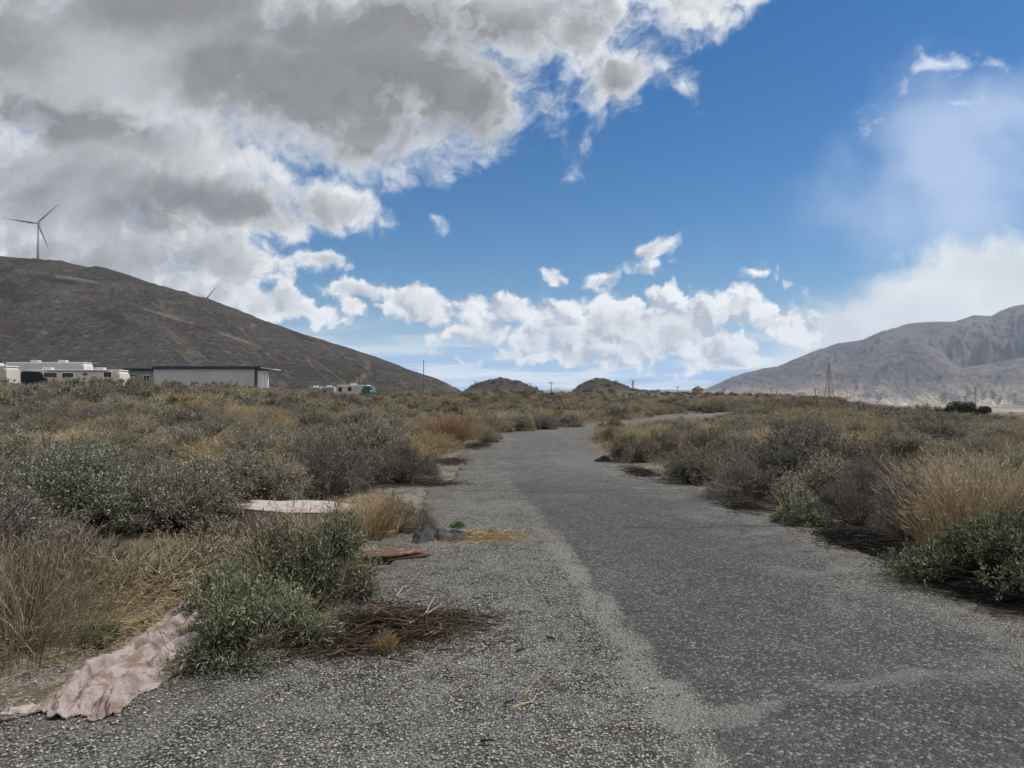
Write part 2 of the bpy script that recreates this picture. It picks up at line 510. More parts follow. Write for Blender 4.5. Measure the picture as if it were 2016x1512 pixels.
az = np.radians(np.concatenate([np.arange(-180, -48, 3.0), np.arange(-48, 48.01, .22), np.arange(51, 180.1, 3.0)]))
rad = np.concatenate([[.02], np.geomspace(.6, 250, 300), np.geomspace(256, 15000, 130)])
ground = polar_mesh('ground', az, rad, terrain, scrub_ground())
tag(ground, kind='structure')
_c = np.empty(len(ground.data.vertices) * 3, np.float32); ground.data.vertices.foreach_get('co', _c); _c = _c.reshape(-1, 3)
_u = sstep(.5, 2.2, road_gap(_c[:, 0], _c[:, 1]))
for _x, _y, _r in ((-2.3, 10.4, 1.5), (-1.5, 11.8, 1.5), (-2.6, 8.7, 1.0), (-2.3, 4.4, .8), (-2.2, 6.4, .6)):
    _u = _u * sstep(_r * .7, _r * 1.2, np.hypot(_c[:, 0] - _x, _c[:, 1] - _y))
_r = np.hypot(_c[:, 0], _c[:, 1]); _m = sstep(2.6, 4.0, _c[:, 2]) * (_r > 120) * (_r < 300) * (np.abs(_c[:, 0] - 11) < 60) * (_c[:, 1] > 0)
_a = ground.data.attributes.new('mound', 'FLOAT', 'POINT'); _a.data.foreach_set('value', _m.astype(np.float32))
_a = ground.data.attributes.new('under_brush', 'FLOAT', 'POINT'); _a.data.foreach_set('value', _u.astype(np.float32))

# --- the old chip-seal road
def strip_dist(x, y, pts):
    best = np.full(x.shape, 1e9); pts = np.array(pts, float)
    for a, b in zip(pts[:-1], pts[1:]):
        d = b - a; t = np.clip(((x - a[0]) * d[0] + (y - a[1]) * d[1]) / (d ** 2).sum(), 0, 1)
        best = np.minimum(best, np.hypot(x - a[0] - t * d[0], y - a[1] - t * d[1]))
    return best
def gp(*pix):
    return [ground_point(a, b) for a, b in pix]
SAND_MAIN = gp((1500, 1700), (1395, 1500), (1290, 1350), (1205, 1240), (1130, 1130), (1065, 1040), (1010, 975), (985, 930))
SAND_SIDE = gp((1395, 1440), (1500, 1395), (1640, 1360), (1790, 1330), (1950, 1330), (2100, 1318))
CRACKS = [gp((990, 926), (1042, 924)), gp((990, 968), (1100, 972), (1210, 966), (1340, 966)), gp((1230, 1040), (1340, 1043), (1450, 1037), (1570, 1038)), gp((1000, 885), (1120, 886), (1190, 880))]
def road_mesh():
    L = np.concatenate([np.arange(-8, 1.5, .5), np.arange(1.5, 16, .05), np.arange(16, 30, .15), np.arange(30, 90, .5)])
    # parameter along the paired edge lines, by arc length of the centre line
    s = np.concatenate([[0], np.cumsum(np.linalg.norm(np.diff(RC, axis=0), axis=1))]) + RC[0, 1]
    L = L[(L >= s[0]) & (L <= s[-1])]
    lx, ly = np.interp(L, s, RL[:, 0]), np.interp(L, s, RL[:, 1])
    rx, ry = np.interp(L, s, RR[:, 0]), np.interp(L, s, RR[:, 1])
    lx = lx + (fbm(L * .9, L * 0, 4, 21) - .5) * .7
    rx = rx + (fbm(L * .9, L * 0 + 5, 4, 22) - .5) * .7
    t = np.linspace(0, 1, 121)[None, :]
    X = lx[:, None] * (1 - t) + rx[:, None] * t
    Y = ly[:, None] * (1 - t) + ry[:, None] * t
    edge = np.minimum(t, 1 - t) * (RW.mean() * 2)
    Z = .012 + (fbm(X * .8, Y * .8, 3, 31) - .5) * .012 - .03 * (1 - sstep(0, .06, edge)) + 0 * X
    V = np.stack([X, Y, Z], -1).reshape(-1, 3)
    nr, na = X.shape
    i = np.arange(nr - 1)[:, None] * na + np.arange(na - 1)[None, :]
    Q = np.stack([i, i + 1, i + 1 + na, i + na], -1).reshape(-1, 4)
    me = quad_mesh('road', V, Q, True)
    x, y = X.ravel(), Y.ravel()
    wob = (fbm(x * 2.2, y * 2.2, 5, 41, .62) - .5) * 1.5
    sand = (1 - sstep(.0, .17, strip_dist(x, y, SAND_MAIN) + wob * .22)) * (1 - .75 * sstep(5, 11, y))
    sand = np.maximum(sand, .62 * (1 - sstep(.0, .18, strip_dist(x, y, SAND_SIDE) + wob * .25)))
    # right of the sandy line lies the darker, older patch
    mx = np.interp(y, [p[1] for p in SAND_MAIN], [p[0] for p in SAND_MAIN])
    patch = sstep(-.03, .05, x - mx - .13 + wob * .20) * (1 - sstep(.35, .95, (x - mx) / (3.6 - mx) + wob * .5) * .75)
    patch = patch * (1 - .65 * sstep(8, 17, y))
    rim = np.exp(-((x - mx - .42 + wob * .3) / .2) ** 2) * (1 - sstep(9, 14, y))
    crack = np.zeros_like(x)
    for c in CRACKS:
        crack = np.maximum(crack, 1 - sstep(.015, .06, strip_dist(x, y, c) + (fbm(x * 6, y * 6, 3, 47) - .5) * .06))
    fines = sstep(.52, .75, fbm(x * .5 + 3, y * .3, 4, 51)) 
    dirt = sstep(.75, 0, edge + 0 * X).ravel() * 1.0
    col = np.stack([sand, np.clip(patch * .95 + rim * .5, 0, 1), crack, np.clip(fines + 0 * dirt, 0, 1)], -1).astype(np.float32)
    at = me.attributes.new('wear', 'FLOAT_COLOR', 'POINT')
    at.data.foreach_set('color', col.ravel())
    at2 = me.attributes.new('verge', 'FLOAT', 'POINT')
    at2.data.foreach_set('value', dirt.astype(np.float32))
    return me

def road_material():
    m, n, b = new_mat('worn chip seal')
    p = n.new('ShaderNodeTexCoord').outputs['Object']
    at = n.new('ShaderNodeAttribute', attribute_name='wear')
    sp = n.new('ShaderNodeSeparateColor'); n.put(sp.inputs[0], at.outputs['Color'])
    sand, patch, crack = sp.outputs[0], sp.outputs[1], sp.outputs[2]
    fines = at.outputs['Alpha']
    verge = n.new('ShaderNodeAttribute', attribute_name='verge').outputs['Fac']
    wp = n.vec('MULTIPLY_ADD', n.vec('SUBTRACT', n.noise(p, 90, 2, .5, color=True), (.5, .5, .5)), (.008, .008, 0), p)
    big = n.voronoi(wp, 66, 'F1', out='Color')
    bd = n.voronoi(wp, 66, 'F1', out='Distance')
    small = n.voronoi(wp, 150, 'F1', out='Color')
    s1 = n.new('ShaderNodeSeparateColor'); n.put(s1.inputs[0], big)
    s2 = n.new('ShaderNodeSeparateColor'); n.put(s2.inputs[0], small)
    stone = n.ramp(s1.outputs[0], [(0, (.022, .022, .023)), (.3, (.085, .083, .080)), (.6, (.185, .18, .17)), (.85, (.275, .267, .25)), (1, (.38, .37, .34))])
    stone = n.mix(n.rng(s1.outputs[1], .8, 1.0, 0, .5), stone, (.30, .25, .19))
    gap = n.rng(bd, .36, .56, smooth=True)
    chips = n.mix(n.math('MULTIPLY', gap, .92), stone, (.010, .010, .010))
    fine = n.ramp(s2.outputs[0], [(0, (.035, .034, .032)), (.5, (.135, .131, .123)), (1, (.32, .31, .285))])
    mott = n.noise(p, 3.2, 6, .65)
    col = n.mix(n.math('MULTIPLY', n.rng(mott, .4, .65), .7), chips, fine)
    # dark patch: more binder, fewer bright chips
    drk = n.mix(n.rng(s1.outputs[2], .52, .95, 0, .72), n.mix(s2.outputs[1], (.010, .011, .012), (.058, .058, .060)), n.mix(.2, stone, (.1, .1, .1)))
    patch = n.rng(n.math('MULTIPLY_ADD', n.math('SUBTRACT', n.noise(p, 20, 5, .75), .5), .45, patch), .2, .7)
    col = n.mix(n.math('MULTIPLY', patch, n.rng(mott, .3, .7, 1.0, .72)), col, drk)
    tan = n.mix(s2.outputs[2], (.085, .082, .077), (.25, .242, .225))
    sand = n.rng(n.math('MULTIPLY_ADD', n.math('SUBTRACT', n.noise(p, 26, 5, .75), .5), 1.2, sand), .3, .75)
    col = n.mix(n.math('MULTIPLY', sand, .72), col, tan)
    col = n.mix(n.math('MULTIPLY', fines, .3), col, fine)
    litter = n.math('MULTIPLY', verge, n.rng(n.noise(p, 5, 6, .7), .42, .6))
    col = n.mix(n.math('MULTIPLY', litter, .75), col, n.mix(s2.outputs[1], (.03, .024, .018), (.15, .125, .095)))
    col = n.mix(n.math('MULTIPLY', crack, .75), col, (.018, .018, .018))
    broad = n.rng(n.noise(p, .45, 4, .6), .3, .7, .82, 1.12)
    n.put(b.inputs['Base Color'], n.vec('MULTIPLY', col, n.vec('MULTIPLY', broad, (1, 1, 1))))
    bump = n.new('ShaderNodeBump'); bump.inputs['Strength'].default_value = 1.0; bump.inputs['Distance'].default_value = .011
    h = n.math('SUBTRACT', n.math('MULTIPLY', s1.outputs[0], .6), bd)
    n.put(bump.inputs['Height'], h)
    n.put(b.inputs['Normal'], bump.outputs[0])
    b.inputs['Roughness'].default_value = .8
    return m
road = obj_from('road', road_mesh(), road_material())
tag(road, kind='structure')

# --- the big bare hill on the left
HILL_PX = np.array([-900, -400, -150, 0, 75, 150, 250, 330, 420, 500, 600, 700, 780, 830, 850, 880, 912, 940])
HILL_PY = np.array([600, 530, 510, 508, 511, 520, 541, 570, 592, 625, 660, 690, 717, 737, 741, 754, 773, 790])
def hill_z(x, y):
    r = np.hypot(x, y); u = x / y
    # smooth silhouette height as an elevation tangent
    uu = (HILL_PX - 1008) / FPX
    prof = (785 - HILL_PY) / FPX
    k = np.zeros_like(u)
    for du, w in ((-.012, .25), (0, .5), (.012, .25)):
        k += w * np.interp(u + du, uu, prof)
    c = np.hypot(1, u)
    dcrest = np.interp(u, [-.7, -.4, -.15, -.05], [900, 780, 560, 430]) * c
    foot = np.interp(u, [-.7, -.4, -.15, -.05], [330, 300, 300, 330]) * c
    t = np.clip((r - foot) / (dcrest - foot), 0, 2)
    base = 6.0 * sstep(.0, -.3, u) + 1.0
    H = k * dcrest / c + EYE
    face = np.where(t < 1, .35 * t + .65 * sstep(0, 1.02, t), 1 - .5 * (t - 1) ** 2)
    wx = (fbm(x * .006, y * .006, 3, 62) - .5) * 2.4
    spur = ridged(x * .011 + y * .004 + wx, y * .0035 - x * .001 + wx * .5, 4, 61, .42) - .5
    fine = fbm(x * .03, y * .03, 5, 66) - .5
    env = np.clip(t * (1.05 - t) * 4, 0, 1)
    amp = np.clip(H, 5, 200)
    z = base + (H - base) * face + env * (spur * .085 * amp + fine * .04 * amp) + (fbm(x * .12, y * .12, 4, 69) - .5) * 1.6 * np.clip(t * 6, 0, 1)
    # second low spur at the left edge of the picture
    z2 = base - 4 + 34 * np.exp(-((u + .82) / .135) ** 2) * sstep(290, 420, r / c) * (1 - sstep(420, 560, r / c))
    return np.maximum(z, z2) - 3 * (1 - sstep(0, .05, t))
def hill_material():
    m, n, b = new_mat('dark scrub hillside')
    p = n.new('ShaderNodeTexCoord').outputs['Object']
    broad = n.noise(p, .012, 5, .6)
    col = n.ramp(broad, [(.3, (.040, .039, .036)), (.5, (.055, .052, .051)), (.7, (.072, .066, .066))])
    bush = n.noise(p, .42, 5, .75)
    col = n.mix(n.rng(bush, .48, .60, 0, .85), col, (.022, .024, .021))
    pale = n.noise(n.vec('MULTIPLY', p, (1, 1, .35)), .16, 6, .75)
    col = n.mix(n.rng(pale, .54, .68, 0, .75), col, (.15, .13, .118))
    rocks = n.rng(n.noise(n.vec('MULTIPLY', p, (.7, .7, 2.5)), .02, 5, .6), .61, .66, 0, .8, smooth=True)
    col = n.mix(rocks, col, (.045, .036, .038))
    for nm, tint, k in (('outcrop', (.022, .020, .022), .85), ('scar', (.155, .132, .118), .8)):
        f = n.new('ShaderNodeAttribute', attribute_name=nm).outputs['Fac']
        col = n.mix(n.math('MULTIPLY', f, n.rng(n.noise(p, .3, 4, .7), .35, .6, .2 * k, k)), col, tint)
    n.put(b.inputs['Base Color'], col)
    bump = n.new('ShaderNodeBump'); bump.inputs['Strength'].default_value = 1.0; bump.inputs['Distance'].default_value = 1.2
    n.put(bump.inputs['Height'], n.math('ADD', bush, n.noise(p, .12, 5, .7)))
    n.put(b.inputs['Normal'], bump.outputs[0])
    b.inputs['Roughness'].default_value = 1.0
    b.inputs['Specular IOR Level'].default_value = .05
    return m
hill = polar_mesh('hill', np.radians(np.linspace(-50, -1.9, 640)), np.concatenate([np.geomspace(300, 1300, 380), [1500, 1800]]), hill_z, hill_material())
tag(hill, kind='structure')
_c = np.empty(len(hill.data.vertices) * 3, np.float32); hill.data.vertices.foreach_get('co', _c); _c = _c.reshape(-1, 3).astype(float)
_hx = 1008 + _c[:, 0] / _c[:, 1] * FPX; _hy = 785 - (_c[:, 2] - EYE) / _c[:, 1] * FPX
_w = (fbm(_hx / 14, _hy / 9, 4, 131) - .5) * 1.6
_out = np.zeros(len(_c))
for _x, _y, _rx, _ry, _sl in ((215, 624, 50, 9, .22), (110, 552, 60, 4, .15), (15, 575, 26, 18, .2), (600, 665, 30, 5, .4), (380, 640, 24, 4, .3)):
    _d = np.hypot((_hx - _x) / _rx, (_hy - _y - _sl * (_hx - _x)) / _ry)
    _out = np.maximum(_out, 1 - sstep(.6, 1.2, _d + _w))
_str = ridged((_hx * .62 - _hy * .78) / 16, (_hx * .78 + _hy * .62) / 120, 3, 133)
_scar = sstep(.62, .9, _str) * sstep(180, 420, _hx) * .8
for _x, _y, _rx, _ry, _sl in ((150, 549, 70, 3, .17), (330, 622, 60, 3, .3), (470, 668, 50, 3, .35)):
    _scar = np.maximum(_scar, 1 - sstep(.5, 1.3, np.hypot((_hx - _x) / _rx, (_hy - _y - _sl * (_hx - _x)) / _ry) + _w * .7))
for _n, _v in (('outcrop', _out), ('scar', _scar)):
    _a = hill.data.attributes.new(_n, 'FLOAT', 'POINT'); _a.data.foreach_set('value', _v.astype(np.float32))

# --- the mountains across the valley on the right
MT_PX = np.array([1180, 1390, 1415, 1440, 1470, 1500, 1530, 1560, 1600, 1650, 1700, 1740, 1790, 1850, 1885, 1920, 1955, 1990, 2016, 2100, 2300, 2600, 3200])
MT_PY = np.array([800, 766, 756, 742, 733, 727, 723, 710, 692, 676, 668, 650, 637, 634, 632, 621, 620, 602, 598, 585, 560, 600, 640])
FT_PX = np.array([1180, 1400, 1500, 1560, 1620, 1680, 1740, 1790, 1815, 1850, 1890, 1950, 2016, 2120, 2300, 2600, 3200])
FT_PY = np.array([805, 785, 765, 748, 722, 705, 690, 674, 672, 690, 722, 715, 700, 665, 690, 700, 740])
def mountain_z(x, y):
    r = np.hypot(x, y); u = x / y; c = np.hypot(1, u)
    d = r / c
    warp = (fbm(u * 7, d * .0009, 4, 81) - .5)
    warp = warp * .6
    gul = ridged(u * 15 + warp * 3.2 + d * .0006, d * .0009 + warp * 1.2, 5, 71, .45)
    gul2 = ridged(u * 42 + warp * 6 - d * .0012, d * .0021 + warp * 2, 4, 73, .45)
    gul3 = ridged(u * 105 + warp * 9 + d * .0016, d * .0042 - warp * 3, 3, 75, .5)
    base = -46.0
    mt = np.interp(u, (MT_PX - 1008) / FPX, (785 - MT_PY) / FPX) * 8200 + EYE
    ft = np.interp(u, (FT_PX - 1008) / FPX, (785 - FT_PY) / FPX) * 6500 + EYE
    def face(h, d0, d1, a, b):
        t = np.clip((d - d0) / (d1 - d0), 0, 1)
        f = .42 * t ** 1.1 + .58 * sstep(0, 1, t)
        back = np.where(d > d1, 1 - (d - d1) / 4000, 1)
        env = np.clip(6.75 * t * (1 - t) ** 2, 0, 1)
        return base + (h - base) * f * back + env * np.clip(h, 0, 1500) * ((gul - .62) * a + (gul2 - .62) * b + (gul3 - .6) * .09)
    z = np.maximum(face(mt, 5600, 8200, .60, .36), face(ft, 4700, 6500, .42, .20))
    z = z + ((fbm(x * .004, y * .004, 5, 77, .5) - .5) * 34 + (ridged(x * .006, y * .006, 3, 78) - .5) * 12) * sstep(base + 5, 120, z)
    return z
def mountain_material():
    m, n, b = new_mat('desert rock with haze tint')
    p = n.new('ShaderNodeTexCoord').outputs['Object']
    a = n.noise(p, .0016, 6, .65)
    col = n.ramp(a, [(.3, (.072, .073, .090)), (.5, (.132, .122, .128)), (.7, (.215, .182, .158))])  # rock tones shifted to blue-grey to carry part of the haze
    q = n.noise(p, .012, 6, .7)
    col = n.mix(n.rng(q, .46, .60, 0, .75), col, (.045, .046, .060))
    xyz = n.new('ShaderNodeSeparateXYZ'); n.put(xyz.inputs[0], p)
    fan = n.math('MULTIPLY', n.rng(xyz.outputs[2], 170, -30), n.rng(n.noise(p, .006, 6, .75), .42, .62))
    col = n.mix(fan, col, (.50, .42, .33))
    n.put(b.inputs['Base Color'], col)
    bump = n.new('ShaderNodeBump'); bump.inputs['Strength'].default_value = 1.0; bump.inputs['Distance'].default_value = 70
    n.put(bump.inputs['Height'], n.noise(n.vec('MULTIPLY', p, (1, 1, .5)), .007, 8, .68, .6))
    n.put(b.inputs['Normal'], bump.outputs[0])
    b.inputs['Roughness'].default_value = 1.0
    b.inputs['Specular IOR Level'].default_value = .0
    return m
mountain = polar_mesh('mountain', np.radians(np.linspace(7, 56, 820)), np.linspace(4700, 12500, 260), mountain_z, mountain_material())
tag(mountain, kind='structure')

def far_z(x, y):
    u = x / y
    px = 1008 + u * FPX
    d = y
    h = 785 - (768 + 8 * (fbm(px * .02, px * 0, 3, 91) - .5) - 7 * np.exp(-((px - 1100) / 22) ** 2))
    h = np.where(px < 860, h, h)
    return -50 + (h / FPX * 13000 + 51) * sstep(11500, 13000, d)
def far_material():
    m, n, b = new_mat('snowy far range')
    p = n.new('ShaderNodeTexCoord').outputs['Object']
    xyz = n.new('ShaderNodeSeparateXYZ'); n.put(xyz.inputs[0], p)
    s = n.rng(n.math('MULTIPLY_ADD', n.noise(p, .004, 5, .6), 60, xyz.outputs[2]), 160, 200)
    n.put(b.inputs['Base Color'], n.mix(s, (.10, .10, .11), (.30, .33, .38)))
    return m
far = polar_mesh('far_mountain', np.radians(np.linspace(-8, 18, 260)), np.geomspace(11400, 13400, 24), far_z, far_material())
tag(far, kind='structure')
# ------------------------------------------------------------------ desert plants
def unit(a):
    return a / np.maximum(np.linalg.norm(a, axis=-1, keepdims=True), 1e-9)

def tubes(paths, r0, r1, sides=3):
    """tapered tubes along (N, K, 3) paths"""
    N, K, _ = paths.shape
    tang = unit(np.gradient(paths, axis=1))
    ref = unit(rng.normal(size=(N, 1, 3)))
    n1 = unit(np.cross(tang, np.broadcast_to(ref, tang.shape)))
    n2 = np.cross(tang, n1)
    r0 = np.broadcast_to(np.asarray(r0, float), (N,)); r1 = np.broadcast_to(np.asarray(r1, float), (N,))
    t = np.linspace(0, 1, K)[None, :]
    rad = r0[:, None] * (1 - t) + r1[:, None] * t
    a = np.arange(sides) / sides * 2 * np.pi
    ring = np.cos(a)[None, None, :, None] * n1[:, :, None, :] + np.sin(a)[None, None, :, None] * n2[:, :, None, :]
    V = paths[:, :, None, :] + ring * rad[:, :, None, None]
    i = np.arange(N)[:, None, None] * (K * sides) + np.arange(K - 1)[None, :, None] * sides
    s = np.arange(sides)[None, None, :]; s2 = (s + 1) % sides
    Q = np.stack([i + s, i + s2, i + s2 + sides, i + s + sides], -1)
    return V.reshape(-1, 3), Q.reshape(-1, 4)

def blades(c, d, length, width):
    """one pointed leaf per centre, folded a little along no seam"""
    M = len(c)
    d = unit(d)
    side = unit(np.cross(d, rng.normal(size=(M, 3))))
    nrm = np.cross(side, d)
    L = np.asarray(length).reshape(-1, 1) * np.ones((M, 1)); W = np.asarray(width).reshape(-1, 1) * np.ones((M, 1))
    mid = c + d * L * .5 + nrm * L * .08
    V = np.stack([c, mid + side * W * .5, c + d * L, mid - side * W * .5], 1).reshape(-1, 3)
    Q = np.arange(4 * M).reshape(M, 4)
    return V, Q

def bez(p0, p1, p2, K):
    t = np.linspace(0, 1, K)[None, :, None]
    return p0[:, None] * (1 - t) ** 2 + p1[:, None] * 2 * t * (1 - t) + p2[:, None] * t ** 2

def join(parts):
    vs, qs, off = [], [], 0
    for V, Q in parts:
        vs.append(V); qs.append(Q + off); off += len(V)
    return np.concatenate(vs), np.concatenate(qs)

def lump(dirs, seed, amt=.22):
    a = np.arctan2(dirs[:, 1], dirs[:, 0])
    return 1 - amt + 2 * amt * vnoise(np.cos(a) * 1.6 + dirs[:, 2] * 1.5 + seed * 3.1, np.sin(a) * 1.6 + dirs[:, 2] * 1.1 - seed, seed)

def dome_shrub(seed, R, H, stems, subs, leaves, leaf, twig=.004, upright=.35, low=-.05, K=5, sides=3, jitter=.16, lump_amt=.22, base=.12, groups=26, tight=.20):
    """rounded bush: curved stems from one crown root to a lumpy dome, forked twigs, leaves on the twigs"""
    global rng
    keep = rng; rng = np.random.default_rng(seed)
    ph = rng.uniform(0, 2 * np.pi, stems)
    cz = rng.uniform(low, 1, stems)
    dirs = np.stack([np.sqrt(1 - np.clip(cz, 0, 1) ** 2) * np.cos(ph), np.sqrt(1 - np.clip(cz, 0, 1) ** 2) * np.sin(ph), np.clip(cz, .02, 1)], 1)
    grad = 1.0
    if groups:                                   # stems gather in sprays, with gaps between them
        g = rng.integers(0, groups, stems); gd = dirs[:groups][g % max(1, min(groups, stems))]
        dirs = unit(gd + rng.normal(0, tight, (stems, 3))); dirs[:, 2] = np.abs(dirs[:, 2]) + .02
        dirs = unit(dirs); cz = dirs[:, 2]; ph = np.arctan2(dirs[:, 1], dirs[:, 0])
        grad = rng.uniform(.84, 1.06, groups)[g]
    rad = grad * lump(dirs, seed, lump_amt) * rng.uniform(.80, 1.03, stems) ** .8
    tip = dirs * rad[:, None] * np.array([R, R, H])
    p0 = np.stack([rng.normal(0, base * R, stems), rng.normal(0, base * R, stems), np.zeros(stems)], 1) + np.stack([np.cos(ph), np.sin(ph), 0 * ph], 1) * base * R * .5
    p1 = p0 * .5 + tip * .5 + np.array([0, 0, 1]) * (upright * H * rng.uniform(.2, 1, (stems, 1))) * np.sqrt(np.clip(1.2 - cz, .05, 1.2))[:, None] + rng.normal(0, .06 * R, (stems, 3))
    path = bez(p0, p1, tip, K)
    wood = [tubes(path, twig * rng.uniform(1.0, 2.0, stems), twig * .5, sides)]
    # forks
    idx = np.repeat(np.arange(stems), subs)
    M = len(idx)
    t = rng.uniform(.55, 1.0, M) ** .7
    f = t * (K - 1); i0 = np.clip(f.astype(int), 0, K - 2); fr = (f - i0)[:, None]
    at = path[idx, i0] * (1 - fr) + path[idx, i0 + 1] * fr
    tan = unit(path[idx, i0 + 1] - path[idx, i0])
    d = unit(tan + rng.normal(0, .75, (M, 3)) + np.array([0, 0, .15]))
    Ls = rng.uniform(.07, .20, M)[:, None] * (R + H) * .5
    end = at + d * Ls
    end[:, 2] = np.maximum(end[:, 2], .015)
    mid = (at + end) / 2 + rng.normal(0, .02, (M, 3))
    sub = bez(at, mid, end, 3)
    wood.append(tubes(sub, twig * .6, twig * .3, 3))
    out = {'branches': join(wood)}
    if leaves:
        li = np.repeat(np.arange(M), leaves)
        tt = rng.uniform(.2, 1.05, len(li))[:, None]
        c = sub[li, 0] * (1 - tt) + sub[li, 2] * tt + rng.normal(0, jitter * .06, (len(li), 3))
        c[:, 2] = np.maximum(c[:, 2], .01)
        dd = unit(d[li]) + rng.normal(0, .75, (len(li), 3)) + np.array([0, 0, .3])
        out['foliage'] = blades(c, dd, leaf[0] * rng.uniform(.55, 1.25, len(li)), leaf[1] * rng.uniform(.7, 1.2, len(li)))
    rng = keep
    return out

def stalks(seed, R, H, n, width=.0022, spread=.6, seeds=4, base=.35, bend=.15, sides=3, over=1.0):
    """thin dry stems that fan up from the ground, with seed-head slivers near the tips"""
    global rng
    keep = rng; rng = np.random.default_rng(seed)
    ph = rng.uniform(0, 2 * np.pi, n); rr = np.sqrt(rng.uniform(0, 1, n))
    p0 = np.stack([np.cos(ph) * rr * R * base, np.sin(ph) * rr * R * base, np.zeros(n)], 1)
    h = H * rng.uniform(.55, 1.08, n) * (1.0 - .25 * rr ** 2) * over
    lean = rr * spread + rng.normal(0, .22, n)
    tip = np.stack([np.cos(ph) * R * (rr * base + lean * .75), np.sin(ph) * R * (rr * base + lean * .75), h], 1) + rng.normal(0, .05 * R, (n, 3))
    mid = p0 * .6 + tip * .4 + np.array([0, 0, 1]) * (bend * h)[:, None]
    path = bez(p0, mid, tip, 4)
    parts = [tubes(path, width * rng.uniform(.8, 1.3, n), width * .5, sides)]
    if seeds:
        M = n * seeds
        li = np.repeat(np.arange(n), seeds)
        t = rng.uniform(.45, 1.0, M)[:, None]
        c = path[li, 1] * (1 - t) * .5 + path[li, 2] * .5 * (1 - t) + path[li, 3] * t
        d = unit(path[li, 3] - path[li, 2]) + rng.normal(0, .45, (M, 3))
        parts.append(blades(c, d, .075 * rng.uniform(.5, 1.3, M) * max(H, .4) / .6, width * 2.6))
    rng = keep
    return join(parts)

def plant_mat(name, cols, spread=.75, translucent=0.15):
    m, n, b = new_mat(name)
    isl = n.new('ShaderNodeNewGeometry').outputs['Random Per Island']
    o = n.new('ShaderNodeObjectInfo').outputs['Random']
    k = len(cols)
    col = n.ramp(isl, [(i / (k - 1), c) for i, c in enumerate(cols)])
    hs = n.new('ShaderNodeHueSaturation')
    n.put(hs.inputs['Hue'], n.rng(o, 0, 1, .494, .508))
    n.put(hs.inputs['Value'], n.rng(n.math('FRACT', n.math('MULTIPLY', o, 7.31)), 0, 1, 1 - spread * .5, 1 + spread * .5))
    n.put(hs.inputs['Saturation'], n.rng(n.math('FRACT', n.math('MULTIPLY', o, 3.77)), 0, 1, .75, 1.1))
    n.put(hs.inputs['Color'], col)
    n.put(b.inputs['Base Color'], hs.outputs[0])
    b.inputs['Roughness'].default_value = .8
    b.inputs['Specular IOR Level'].default_value = .15
    if translucent:
        tr = n.new('ShaderNodeBsdfTranslucent'); n.put(tr.inputs[0], hs.outputs[0])
        mx = n.new('ShaderNodeMixShader'); mx.inputs[0].default_value = translucent
        n.nt.links.new(b.outputs[0], mx.inputs[1]); n.nt.links.new(tr.outputs[0], mx.inputs[2])
        n.nt.links.new(mx.outputs[0], n.nt.nodes['Material Output'].inputs[0])
    return m

M_SAGE = plant_mat('grey green leaves', [(.080, .074, .053), (.178, .164, .120), (.275, .254, .196), (.40, .38, .31)])
M_GREEN = plant_mat('dull green leaves', [(.060, .072, .034), (.125, .145, .076), (.195, .212, .130), (.33, .34, .25)], .25)
M_WOOD = plant_mat('grey brown twigs', [(.055, .044, .036), (.13, .108, .090), (.25, .21, .178)])
M_PURPLE = plant_mat('purplish bare twigs', [(.062, .050, .047), (.145, .118, .106), (.26, .216, .19)])
M_STRAW = plant_mat('straw stems', [(.185, .134, .075), (.33, .248, .146), (.455, .362, .225)], .35)
M_RUST = plant_mat('rust straw stems', [(.14, .088, .050), (.25, .165, .095), (.36, .25, .155)], .3)
M_DARKLITTER = plant_mat('dark dead twigs', [(.022, .015, .010), (.060, .038, .024), (.15, .10, .062)], .2)
M_BLACK = plant_mat('blackened twigs', [(.010, .009, .009), (.024, .021, .020), (.06, .05, .045)], .2)
M_DRYTWIG = plant_mat('dry grey brown stems', [(.095, .072, .045), (.21, .165, .105), (.35, .29, .19)], .2)
M_PALEGREEN = plant_mat('pale green leaves', [(.075, .095, .055), (.15, .18, .11), (.24, .27, .18)], .2)
M_DEEPGREEN = plant_mat('deep green leaves', [(.034, .048, .024), (.068, .088, .045), (.112, .132, .074), (.21, .23, .16)], .2)
M_FRESH = plant_mat('fresh green leaves', [(.05, .10, .025), (.09, .17, .05), (.14, .22, .08)], .2)

PART_MAT = {'branches': M_WOOD, 'foliage': M_SAGE, 'dry_stems': M_STRAW}
def proto(kind, parts, mats):
    return {p: (quad_mesh(p, V, Q), mats.get(p, PART_MAT[p])) for p, (V, Q) in parts.items()}

PROTOS = {}
# near set (R about .75 m)
PROTOS['sage'] = [proto('sage', dome_shrub(100 + i, .8, .8, 300, 9, 15, (.028, .012), .0035, low=.16), {}) for i in range(3)]
PROTOS['dark'] = [proto('dark', dome_shrub(120 + i, .8, .78, 300, 9, 10, (.026, .011), .0042, low=.12), {'branches': M_PURPLE}) for i in range(2)]
PROTOS['twiggy'] = [proto('twiggy', dome_shrub(140 + i, .75, .75, 330, 12, 2, (.022, .008), .0034, upright=.2), {'branches': M_PURPLE}) for i in range(2)]
def mixed(seed, straw):
    d = dome_shrub(seed, .8, .7, 220, 8, 10, (.028, .012), .0035)
    d['dry_stems'] = stalks(seed + 5, .9, .72, straw, .0021, .85, 4)
    return d
PROTOS['straw'] = [proto('straw', {'dry_stems': stalks(160 + i, .85, .74, 900, .0021, .95, 5)}, {}) for i in range(3)]
PROTOS['mixed'] = [proto('mixed', mixed(180 + i, 330), {}) for i in range(2)]
PROTOS['rust'] = [proto('rust', {'dry_stems': stalks(200, .85, .85, 1300, .0026, .95, 5, base=.25)}, {'dry_stems': M_RUST})]
